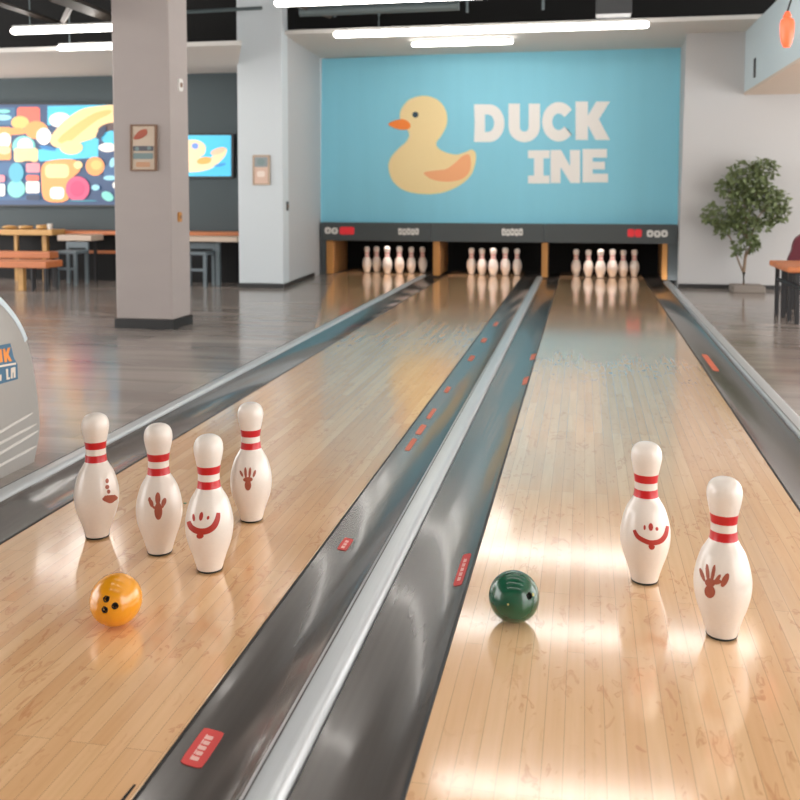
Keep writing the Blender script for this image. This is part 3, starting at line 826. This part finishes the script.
# pale strip that colours in the highlight along the rounded upper edge
top = [p for p in sm if p[1] > .50]
bm = bmesh.new(); rows = []
for dx, d in ((.0, -.004), (.003, .002), (.003, .020), (-.01, .022)):
    rows.append([bm.verts.new((XM+dx, y, z)) for y, z in inward(top, d)])
rows.append([bm.verts.new((XM-.06, y, z)) for y, z in inward(top, -.004)])
rows.append([bm.verts.new((XM-.06, y, z)) for y, z in inward(top, .01)])
order = [3, 2, 1, 0, 4, 5]
for a_, b2 in zip(order, order[1:]):
    for k in range(len(top)-1): bm.faces.new((rows[a_][k], rows[a_][k+1], rows[b2][k+1], rows[b2][k]))
link('edge_highlight', bm, M_MACHL, mr, smooth=True)
# moulded ribs on the flank
for (xa, ya, xb, yb) in ((-16, 441.5, 32, 413), (-16, 452, 36, 424), (-16, 463, 37.5, 431), (-16, 474, 36, 446)):
    a_ = WX(xa, ya, XM); b2 = WX(xb, yb, XM)
    pts = [a_+(b2-a_)*k/6 for k in range(7)]
    link('rib', tube(bmesh.new(), [p+Vector((.001, 0, 0)) for p in pts], [.004, .006, .006, .006, .006, .006, .003], 8), M_MACHR, mr, smooth=True)
bm = bmesh.new(); prism(bm, [[(-14, 348), (10.5, 343.5), (14, 358), (17.5, 364), (18, 379), (-14, 388)]], lambda x, y: WX(x, y, XM+.005), (-.004, 0, 0))
bd = link('badge', bm, M_LOGOB, mr); bd['label'] = 'blue badge with orange letters'
bm = bmesh.new()
fnb = lambda x, y: WX(x, y, XM+.0065)
for lp in ([(-9,350.5),(-3,349.5),(-3,352),(-6,361),(-2.5,360.5),(-2.5,363),(-9,364),(-5.5,353),(-9,353.5)],
           [(-1,349.5),(1.6,349),(2.8,362),(0,362.6)],
           [(3,349),(5,348.6),(6,353),(8,347.8),(10.4,347.4),(8.4,354.5),(12.2,361),(9.5,361.6),(7,357.5),(6.9,362),(4.6,362.3)]):
    prism(bm, [lp], fnb, (-.0014, 0, 0))
link('lettering', bm, M_LOGOO, bd)
bm = bmesh.new()
for lp in ([(-9,367),(16,362.5),(16,364.5),(-9,369)], [(-9,373),(-6,372.5),(-6,382),(-9,382.6)], [(-3,375.5),(1.6,374.5),(1.6,380.5),(-3,381.5)],
           [(6,369),(8,368.7),(8.4,377.5),(10,377.2),(10,379.2),(6.6,379.8)], [(11,368),(15.4,367),(15.6,377.5),(13.8,378),(13.6,372.5),(12.6,372.8),(12.8,378.2),(11,378.6)]):
    prism(bm, [lp], fnb, (-.0014, 0, 0))
link('lettering', bm, M_LOGOW, bd)

# ------------------------------------------------------------------ left wall: menu screen, TV, counter, furniture
def art_mesh(name, items, Y, parent, emit, tagc):
    bm = bmesh.new(); ms = []; idx = {}
    for i, (lp, c) in enumerate(items):
        if c not in idx:
            idx[c] = len(ms); ms.append(mat('%s_%d_%d_%d' % ((tagc,)+c), c, .4, emit=emit))
        yy = Y - .0006*(i+1)
        prism(bm, [lp], lambda x, y: W(x, y, yy), (0, .0004, 0), mi=idx[c])
    return link(name, bm, ms, parent)
YSCR = YB - .06
p = W(50, 204, YB)
scr = thing('menu_screen', 'wide glowing wall screen of colourful food and drink pictures on the dark left wall', 'screen', p)
bm = bmesh.new(); prism(bm, [rrect(-31, 103, 128, 206.5, 1)], lambda x, y: W(x, y, YSCR), (0, .06, 0)); link('housing', bm, M_BLK, scr)
def q4(l): return [(x/4, y/4) for x, y in l]
def e4(x, y, rx, ry, rot=0): return ell(x/4, y/4, rx/4, ry/4, 20, rot)
NAVY = (52, 76, 112); CYAN = (84, 196, 232); CRM = (250, 212, 150); ORG = (246, 158, 92); WHT = (250, 244, 236); CORAL = (236, 108, 90)
PINK = (214, 84, 122); MINT = (126, 206, 196); SKY = (150, 210, 230); GOLD = (240, 186, 110); DK = (40, 56, 84); ROSE = (228, 140, 150)
items = [(rrect(-29.5, 104.6, 126.5, 204.8, .8), NAVY),
 (q4([(190,424),(480,418),(480,470),(330,500),(190,500)]), CYAN), (q4([(-100,430),(60,430),(60,500),(-100,500)]), (62,104,140)),
 (q4([(120,600),(250,590),(395,545),(392,630),(160,645)]), CYAN), (q4([(-110,650),(170,650),(170,800),(-110,800)]), (58,96,136)),
 (rrect(17, 107, 40, 127, 3), CORAL), (e4(80,490,36,26), GOLD), (e4(145,520,46,36), ORG), (e4(60,525,50,14), ORG), (e4(240,480,44,30), WHT),
 (e4(12,470,34,12), SKY), (e4(15,445,26,8), MINT), (rrect(-4, 127, 11, 160, 2), ORG), (e4(18,560,26,30), WHT), (e4(18,600,26,18), (238,196,150)),
 (e4(95,585,46,42), MINT), (e4(100,580,30,28), WHT), (rrect(14, 148, 38, 162, 3), CRM), (e4(175,545,30,34), WHT),
 (catmull(q4([(200,560),(240,500),(320,440),(400,424),(464,424),(464,480),(410,510),(380,550),(300,575),(230,590)]), 4), CRM),
 (catmull(q4([(230,560),(300,500),(380,452),(440,440),(440,455),(390,480),(330,525),(270,572)]), 3), GOLD),
 (e4(285,590,46,28), CRM), (e4(270,545,30,12,-.3), GOLD), (e4(190,592,34,8,.2), (40,120,180)), (e4(440,550,34,28), CYAN), (e4(430,510,40,16,-.3), (90,70,70)), (e4(430,590,36,18), WHT),
 (catmull(q4([(170,660),(215,640),(300,640),(320,680),(285,720),(270,800),(180,800),(165,720)]), 4), ORG), (rrect(45, 164, 69, 178, 5), CRM),
 (rrect(50, 187, 64, 199, 4), WHT), (e4(380,665,38,38), ORG), (e4(385,660,22,20), GOLD), (e4(312,660,18,16), CRM),
 (e4(310,755,48,50), PINK), (e4(310,755,30,32), (196,70,112)), (e4(65,755,36,36), MINT), (e4(65,690,30,40), (84,168,190)), (rrect(26, 163, 40, 172.5, 2), ROSE),
 (rrect(26, 175, 39, 181, 2), CORAL), (rrect(26, 181.5, 39.5, 193, 2), WHT), (rrect(26, 194.5, 40, 200, 2), DK), (rrect(-5, 175, 5, 182, 2), ROSE), (rrect(-5, 184, 5, 196, 2), WHT),
 (e4(440,690,26,34), (60,96,136)), (e4(450,650,12,20,.3), SKY), (e4(440,712,26,10), SKY), (e4(382,750,16,12), SKY), (e4(430,785,26,18,.5), MINT), (e4(330,803,60,4), (60,130,150)),
 (e4(462,740,12,14), WHT), (e4(110,648,20,5), DK), (e4(405,530,14,30,.6), DK),
 (e4(-60,480,40,30), ORG), (e4(-70,560,46,34), CRM), (e4(-60,640,40,26), PINK), (e4(-60,730,46,40), SKY)]
items = [([(min(max(x, -29.5), 126.5), min(max(y, 104.6), 204.8)) for x, y in lp], c) for lp, c in items]
art_mesh('picture', items, YSCR-.001, scr, .24, 'screen')
YTV = YB - .05
tv = thing('wall_television', 'smaller glowing television with a pale duck on blue, between the two columns', 'television', W(205, 178, YB))
bm = bmesh.new(); prism(bm, [rrect(168, 133.5, 233.5, 178, 2)], lambda x, y: W(x, y, YTV), (0, .05, 0)); link('housing', bm, M_BLK, tv)
tvi = [(rrect(169.5, 135.2, 231, 176.2, 1), (74, 196, 236)),
       (catmull([(176,150),(186,141),(197,140),(205,145),(205,153),(200,158),(210,158),(216,152),(226,148),(225,156),(212,168),(196,172),(182,171),(176,162)], 4), (246, 218, 176)),
       (catmull([(197,161),(203,157),(211,158),(209,163),(200,164)], 4), (246, 176, 92)), (ell(195, 146, 3.4, 3), (110, 150, 226)), (ell(218, 151, 8, 3, 16, -.35), (250, 196, 160)), (ell(220, 165, 6, 1.5, 16, -.2), (60, 150, 210)), (ell(176, 144, 4, 3), (255, 200, 170))]
art_mesh('picture', tvi, YTV-.001, tv, .30, 'tele')

# wall counter
XCT = XLEFT+.1
zc = W(100, 231, YB-.25).z
t = thing('wall_counter', 'long narrow wooden counter with black panel standing in for the dark void beneath, along the dark left wall', 'counter', ((XCT+XC2L)/2, YB-.15, 0))
xr_ = XC2L-.02
link('counter_top', B(XCT, xr_, YB-.32, YB-.01, zc-.045, zc, bev=.006), M_TWOOD, t)
link('void_shade', B(XCT, xr_, YB-.2, YB-.01, 0, zc-.045), M_BLACK, t)  # black sheet painting the dark void under the counter top
link('foot_rail', B(W(86, 252, YB-.24).x, W(118, 252, YB-.24).x, YB-.24, YB-.2, W(100, 253.5, YB-.24).z, W(100, 250.5, YB-.24).z), M_TWOOD, t)

def table_px(x0, x1, ytop, yth, Y, dep, label, m, legs, lm, name='cafe_table', cat='table', post_px=None, group=None):
    a_ = W(x0, ytop, Y); b2 = W(x1, ytop, Y); th = a_.z-W(x0, ytop+yth, Y).z
    t = thing(name, label, cat, ((a_.x+b2.x)/2, Y+dep/2, 0), group)
    link('table_top' if cat == 'table' else 'seat', B(a_.x, b2.x, Y, Y+dep, a_.z-th, a_.z, bev=.008), m, t)
    for lx, ly, wd in legs:
        xx = W(lx, ytop, Y).x
        link('leg', B(xx-wd/2, xx+wd/2, Y+ly*dep, Y+ly*dep+wd, 0, a_.z-th), lm, t)
    return t, a_.z
# dining group seen behind the ball return
Y1 = G(40, 292).y
tA, zA = table_px(0, 52, 229.5, 5.5, YB-.62, .30, 'yellow wooden table with plates, farthest of the wooden tables at left', M_TYEL, [(37, .5, .06), (8, .5, .04)], M_TYEL)
tB, zB = table_px(-45, 50, 251, 6.5, Y1+.48, .18, 'orange wooden bench behind the front one at left', M_TWOOD, [(-40, .1, .03), (46, .1, .03), (20, .1, .03), (46, .8, .03)], M_LEG, 'wooden_bench', 'bench')
tC, zC = table_px(-45, 46, 260.5, 6.5, Y1, .34, 'orange wooden bench nearest the camera at left, on dark legs', M_TWOOD, [(-42, .02, .025), (31, .02, .02), (42, .8, .02), (44.5, .02, .02), (20, .8, .02), (30, .8, .02)], M_LEG, 'wooden_bench', 'bench')
xx = W(15, 262, Y1).x; link('centre_leg', B(xx-.03, xx+.03, Y1+.1, Y1+.16, 0, zC-.05), M_TYEL, tC)
tD, zD = table_px(57, 91, 235, 5.8, G(80, 283.5).y, .3, 'pale wooden table beside a blue-grey stool, left of the thick column', M_TPALE, [(88, .5, .03), (60, .5, .03)], M_LEG)
tE, zE = table_px(176, 237, 236.5, 5, YB-.64, .25, 'pale wooden table seen between the two columns', M_TPALE, [(180, .5, .03), (213, .5, .05)], M_CHAIR)
# dishes
for i, (px, w) in enumerate(((14, .1), (30, .09), (46, .07))):
    px -= 4; p = W(px, 229, YB-.47)
    bm = bmesh.new(); lathe(bm, [(0, 0), (w*.5, 0), (w, .018), (w*.9, .03+.012*i), (w*.5, .045), (0, .05)], 16, (p.x, YB-.47, zA))
    o = link('serving_dish', bm, M_TYEL, None, smooth=True); tag(root_to(o, (p.x, YB-.47, zA)), ['yellowish dish on the far left table, leftmost of three', 'yellowish dish in the middle of the far left table', 'yellowish dish at the right of the far left table'][i], 'dish', 'dishes on the far table')
p = W(50, 228, YB-.47); bm = bmesh.new(); lathe(bm, [(0, 0), (.028, 0), (.033, .07), (.03, .07), (.026, .006), (0, .006)], 14, (p.x, YB-.47, zA))
o = link('cup', bm, M_SIGNW, None, smooth=True); tag(root_to(o, (p.x, YB-.47, zA)), 'small pale cup at the right end of the far yellow table', 'cup')

def stool(x0, x1, yseat, ybot, Y, label, back=None, group=None):
    a_ = W(x0, yseat, Y); b2 = W(x1, yseat, Y); w = b2.x-a_.x; d = .3
    t = thing('chair', label, 'chair', ((a_.x+b2.x)/2, Y+d/2, 0), group)
    z = a_.z
    link('seat', B(a_.x, b2.x, Y, Y+d, z-.035, z, bev=.008), M_CHAIR, t)
    for lx in (a_.x+.005, b2.x-.04):
        for ly in (Y+.005, Y+d-.04):
            link('leg', B(lx, lx+.035, ly, ly+.035, 0, z-.03), M_CHAIR, t)
    link('stretcher', B(a_.x+.04, b2.x-.04, Y+.01, Y+.035, z*.45, z*.45+.03), M_CHAIR, t)
    if back:
        zb = W(x0, back, Y).z
        bm = bmesh.new()
        box(bm, a_.x, a_.x+.03, Y+d-.03, Y+d, z, zb); box(bm, b2.x-.03, b2.x, Y+d-.03, Y+d, z, zb)
        box(bm, a_.x+.03, b2.x-.03, Y+d-.028, Y+d-.005, zb-.07, zb)
        link('backrest', bm, M_CHAIR, t)
    return t
stool(54, 76, 251, 283, G(70, 285).y-.1, 'blue-grey chair beside the pale table, left of the thick column', 243)
stool(178, 206, 252, 286, G(195, 287).y, 'blue-grey chair seen between the two columns', 244)
# ------------------------------------------------------------------ right side: plant, table, chair, pendant
pp = G(744, 293)
YPL = G(744, 291.5).y
pl = thing('potted_tree', 'green indoor tree in a low stone planter against the white wall', 'plant', (W(744, 290, YPL).x, YPL, 0))
px0 = W(731, 290, YPL).x; px1 = W(763, 290, YPL).x
zpt = W(744, 286.2, YPL-.15).z
bm = bmesh.new(); box(bm, px0, px1, YPL-.16, YPL+.16, 0, max(.075, zpt), bev=.01)
zpt = max(.075, zpt)
link('planter', bm, M_POT, pl)
base = Vector((W(743.5, 286, YPL).x, YPL, zpt-.01))
bm = bmesh.new()
tubes = [([(743.5, 287), (743.8, 272), (745.5, 256), (747, 240), (746, 222), (744, 200), (747, 178)], .02, .006),
         ([(743.8, 274), (739, 262), (735, 250), (731, 238), (722, 226), (713, 216)], .011, .004),
         ([(745.5, 258), (750, 246), (752, 232), (758, 216), (770, 202)], .012, .004),
         ([(747, 240), (740, 226), (733, 210), (729, 190)], .010, .004),
         ([(746, 222), (752, 205), (760, 185), (765, 170)], .009, .003),
         ([(752, 232), (764, 224), (778, 214)], .008, .003)]
for j, (pts, r0, r1) in enumerate(tubes):
    n = len(pts)
    tube(bm, [W(x, y, YPL) + Vector((0, (.10*sin(j*2.1))*(k/n), 0)) for k, (x, y) in enumerate(pts)], [r0+(r1-r0)*k/(n-1) for k in range(n)], 8)
link('trunk', bm, M_TRUNK, pl, smooth=True)
bm = bmesh.new(); rnd = random.Random(3)
clusters = [(745,177,19,16),(765,168,13,11),(730,187,13,11),(713,214,11,11),(772,200,16,14),(741,204,15,13),(780,213,8,9),(748,227,15,14),(751,243,9,9),(732,220,9,10),(737,248,5,8),(723,228,6,9),(758,190,14,14),(765,222,9,7)]
for cx, cy, rx, ry in clusters:
    for _ in range(int(rx*ry*1.2)):
        a_ = rnd.uniform(0, 2*pi); rr = rnd.random()**.55
        x = cx+rx*rr*cos(a_); y = cy+ry*rr*sin(a_)
        yy = YPL + rnd.uniform(-1, 1)*rx*.008 - .02
        c = W(x, y, min(yy, YRW-.06)); L_ = rnd.uniform(.045, .08); w_ = L_*.27
        d = Vector((rnd.uniform(-1, 1), rnd.uniform(-.6, .6), rnd.uniform(-1.1, .3))).normalized()
        n_ = d.cross(Vector((rnd.uniform(-1, 1), rnd.uniform(-1, 1), rnd.uniform(-1, 1)))).normalized()
        u = d.cross(n_).normalized(); 
        v = [bm.verts.new(q_) for q_ in (c, c+d*L_*.5+u*w_+n_*.003, c+d*L_, c+d*L_*.5-u*w_+n_*.003, c+d*L_*.5-n_*.002)]
        bm.faces.new((v[0], v[1], v[4])); bm.faces.new((v[1], v[2], v[4])); bm.faces.new((v[2], v[3], v[4])); bm.faces.new((v[3], v[0], v[4]))
link('foliage', bm, M_LEAF, pl)

# table with slatted dark base
ga = G(776.5, 314); gb_ = G(800, 328)
YT = ga.y
zt = W(770, 260.5, YT).z
xt0 = W(770, 260, YT).x
t = thing('cafe_table', 'orange topped table on a row of dark uprights at the right edge', 'table', (xt0+.5, YT-.3, 0))
link('table_top', B(xt0, xt0+1.1, YT-.75, YT+.05, zt-.05, zt, bev=.015), M_TWOOD, t)
k = 0
for px, py in ((776.5, 314.5), (782.5, 317), (789, 320.5), (796.5, 324.5), (804, 329)):
    g = G(px, py)
    link('upright', B(g.x-.017, g.x+.017, g.y-.017, g.y+.017, 0, zt-.05), M_LEG, t)
g0 = G(776.5, 314.5); g1_ = G(804, 329)
zr = W(776, 279, g0.y).z
bm = bmesh.new(); tube(bm, [Vector((g0.x, g0.y, zr)), Vector((g1_.x, g1_.y, zr))], .018, 8); link('top_bar', bm, M_LEG, t)
for px, py in ((786, 312.5), (797, 313.5), (808, 314)):
    g = G(px, py); link('upright', B(g.x-.017, g.x+.017, g.y-.017, g.y+.017, 0, zt-.05), M_LEG, t)
YCH = YT+.35
a_ = W(792, 262, YCH)
t = thing('upholstered_chair', 'burgundy chair with rounded back behind the right-hand table', 'chair', (a_.x+.22, YCH+.2, 0))
bm = bmesh.new()
lp = catmull([(792, 264), (792.5, 250), (796, 239), (806, 233), (820, 232), (834, 236), (840, 250), (841, 264)], 5)
prism(bm, [lp], lambda x, y: W(x, y, YCH), (0, .07, 0)); link('backrest', bm, M_BURG, t, smooth=True)
zs_ = W(800, 262, YCH).z
link('seat', B(a_.x, a_.x+.5, YCH+.07, YCH+.5, zs_-.12, zs_-.02, bev=.02), M_BURG, t)
for lx in (a_.x+.03, a_.x+.44):
    for ly in (YCH+.09, YCH+.44): link('leg', B(lx, lx+.03, ly, ly+.03, 0, zs_-.12), M_LEG, t)
# pendant lamp (orange glass)
YL_ = 6.2
c = W(787, 30, YL_)
t = thing('pendant_lamp', 'glowing orange glass pendant lamp high at the right edge', 'pendant lamp', (c.x, YL_, c.z))
s = 1/F*YL_
pr = [(0, -16.5), (3.2, -16), (5.2, -12), (6.6, -6), (7.0, 0), (7.2, 6), (6.2, 9.5), (3.6, 11), (4.4, 12.5), (3.0, 15), (2.2, 17), (0, 17.2)]
bm = bmesh.new(); lathe(bm, [(r*s*.92, z*s) for r, z in pr], 24, c); link('glass_shade', bm, M_LAMPO, t, smooth=True)
bm = bmesh.new(); tube(bm, [c+Vector((0, 0, 17*s)), c+Vector((.02, .0, 28*s)), Vector((c.x+.05, YL_, ZTOP))], .006, 8); link('cord', bm, M_LEG, t)
# dark slot on the bulkhead
g = WX(755, 68, pb.x)
o = link('vent_slot', B(pb.x-.008, pb.x-.0005, g.y-.05, g.y+.05, g.z-.10, g.z+.10, bev=.002), M_BASE); tag(root_to(o, g), 'small dark upright slot on the pale blue bulkhead at upper right', 'vent')

# ------------------------------------------------------------------ ceiling lights
def light(xa, xb, Y, z, label, hang=True, rr=.035, group='long white ceiling tube lights', m=M_TUBE):
    t = thing('ceiling_light', label, 'ceiling light', ((xa+xb)/2, Y, z), group)
    bm = bmesh.new(); n = 12
    pts = [(xa, Y, z)] + [(xa+rr*.8, Y, z)]+[(xb-rr*.8, Y, z), (xb, Y, z)]
    tube(bm, pts, [rr*.55, rr, rr, rr*.55], n); link('tube', bm, m, t, smooth=True, sharp=60)
    link('housing', B(xa+.02, xb-.02, Y-rr*.7, Y+rr*.7, z+rr*.9, z+rr*1.5), M_FIX, t)
    if hang:
        for x in (xa+(xb-xa)*.15, xb-(xb-xa)*.15):
            link('hanger', tube(bmesh.new(), [(x, Y, z+rr*1.4), (x, Y, hang if hang is not True else ZTOP)], .006, 6), M_DUCT, t, smooth=True)
    return t
zl = ZS-.07
def Yz(px, py, z): d = ray(px, py); t_ = (z-H)/d.z; return d.y*t_, d.x*t_
y_, xa = Yz(334, 36.5, zl); y2, xb = Yz(649, 22.5, zl)
YL1 = (y_+y2)/2
light(W(334, 36, YL1).x, W(649, 22, YL1).x, YL1, zl, 'long bright tube light along the soffit edge above the mural', True if YL1 < YS-.03 else ZS)
y_, _ = Yz(462, 43, ZS-.05)
light(W(412, 45, y_).x, W(513, 41, y_).x, y_, ZS-.05, 'short tube light fixed under the soffit just above the mural', ZS, .028)
YL2, _ = Yz(330, 1, zl)
light(W(275, 3, YL2).x, W(275, 3, YL2).x+4.3, YL2, zl, 'tube light cut by the top edge of the photo above the pale column')
y_ = YLS-.45
light(W(11.5, 31, y_).x, W(138, 26, y_).x, y_, W(60, 29.5, y_).z, 'nearer tube light at upper left, left of the thick column', True, .033)
y_ = YLS-.15
light(W(58, 48, y_).x, W(138, 45.5, y_).x, y_, W(90, 47, y_).z, 'farther short tube light at upper left, left of the thick column', True, .028)
# the same rows go on over the lanes towards the viewer (their reflections band the right lane), with two added in between
YL3 = YL2*.72
light(-.95, .75, YL3, zl, 'tube light over the lanes, mirrored in the boards at the bottom of the photo')
light(-1.9, 2.4, YL3-1.3, zl, 'added unseen tube light between the rows, brightening the near lanes')  # extra tube out of view, added to brighten the near boards
light(-1.9, 2.4, YL3-3.9, zl, 'added unseen tube light between the rows over the approach, brightening the near boards')  # second extra tube, also added only for more light on the near lanes
light(-1.9, 2.4, YL3-2.6, zl, 'tube light over the near end of the lanes')
light(-1.9, 2.4, YL3-5.2, zl, 'tube light over the approach')
light(-8.2, -4.7, YL3+.3, zl, 'tube light over the seating floor beside the thick column')
light(-8.2, -4.7, YL3-2.6, zl, 'tube light over the near seating floor')

# lamps over the pin decks, behind the dark band
for i, (xa, xb) in enumerate(((-2.9, -2.15), (-1.65, -.95), (-.2, .7))):
    t = thing('pin_deck_lamp', ['tube lamp behind the dark band lighting the left rack of pins', 'tube lamp behind the dark band lighting the middle rack of pins', 'tube lamp behind the dark band lighting the right rack of pins'][i], 'lamp', ((xa+xb)/2, YP+.085, ZHT-.04), 'lamps over the pin decks')
    link('tube', tube(bmesh.new(), [(xa, YP+.085, ZHT-.08), (xb, YP+.085, ZHT-.08)], .016, 10), M_TUBE2, t, smooth=True, sharp=60)
    link('housing', B(xa-.02, xb+.02, YP+.053, YP+.12, ZHT-.058, ZHT-.04), M_FIX, t)

# ceiling steelwork
def bar(p, q, r, m, label, name='ceiling_beam', cat='beam'):
    bm = bmesh.new(); tube(bm, [p, q], r, 4 if name == 'ceiling_beam' else 12)
    o = link(name, bm, m); tag(root_to(o, (Vector(p)+Vector(q))/2), label, cat)
zb_ = 3.55
bar(Vector((W(300, 12, YS-.8).x, YS-.8, W(300, 12, YS-.8).z)), Vector((W(459, 5.5, YS-.8).x, YS-.8, W(459, 5.5, YS-.8).z)), .05, M_DUCT, 'blue-grey pipe under the dark ceiling above the mural', 'ceiling_pipe', 'pipe')
def bpx(x0, y0, Y0, x1, y1, Y1_, r, m, label):
    bar(W(x0, y0, Y0), W(x1, y1, Y1_), r, m, label)
bpx(50, -6, 6.5, 122, 22, YS-.1, .055, M_BEAM, 'brown sloping ceiling beam at upper left')
bpx(-10, 0, 7.0, 62, 24, YS-.15, .028, M_BEAM, 'thin brown ceiling strut at the far upper left')
bpx(76, -5, 7.4, 63, 22, 8.6, .03, M_BEAM, 'short brown brace meeting the sloping beam at upper left')
bpx(250, -14, 8.2, 330, 14, YS-.1, .05, M_BEAM, 'brown ceiling beam behind the pale column')
bpx(186, 12, YS-.3, 262, 8, YS-.3, .02, M_DUCT, 'thin grey conduit between the two columns under the ceiling')
for px, lb in ((379, 'thin upright hanger rod above the mural duck'), (467, 'thin upright hanger rod right of the grey pipe'), (543, 'thin upright hanger rod above the letters'), (335, 'thin upright hanger rod near the pale column')):
    a_ = W(px, 24, YS-.5)
    o = link('hanger_rod', tube(bmesh.new(), [(a_.x, YS-.5, ZS+.08), (a_.x, YS-.5, ZTOP)], .014, 8), M_DUCT); tag(root_to(o, (a_.x, YS-.5, ZTOP)), lb, 'rod')
a_ = W(596, 14, YS-.6); b2 = W(632, 0, YS-.6)
t = thing('ceiling_unit', 'dark grey box unit under the ceiling above the last letter', 'ceiling unit', ((a_.x+b2.x)/2, YS-.45, b2.z))
link('casing', B(a_.x, b2.x, YS-.6, YS-.3, a_.z, b2.z+.1, bev=.01), mat('unit_grey', (62, 64, 66), .5), t)
link('bracket', B((a_.x+b2.x)/2-.02, (a_.x+b2.x)/2+.02, YS-.47, YS-.43, b2.z+.1, ZTOP), M_LEG, t)

# ------------------------------------------------------------------ world, exposure
w = bpy.data.worlds.new('world'); SC.world = w; w.use_nodes = True
nt = w.node_tree; bg = nt.nodes['Background']
bg.inputs[0].default_value = (1.0, .98, .962, 1); bg.inputs[1].default_value = 3.0
SC.view_settings.view_transform = 'Standard'; SC.view_settings.look = 'None'
SC.view_settings.gamma = 1; SC.view_settings.use_curve_mapping = False
SC.view_settings.exposure = 0.72
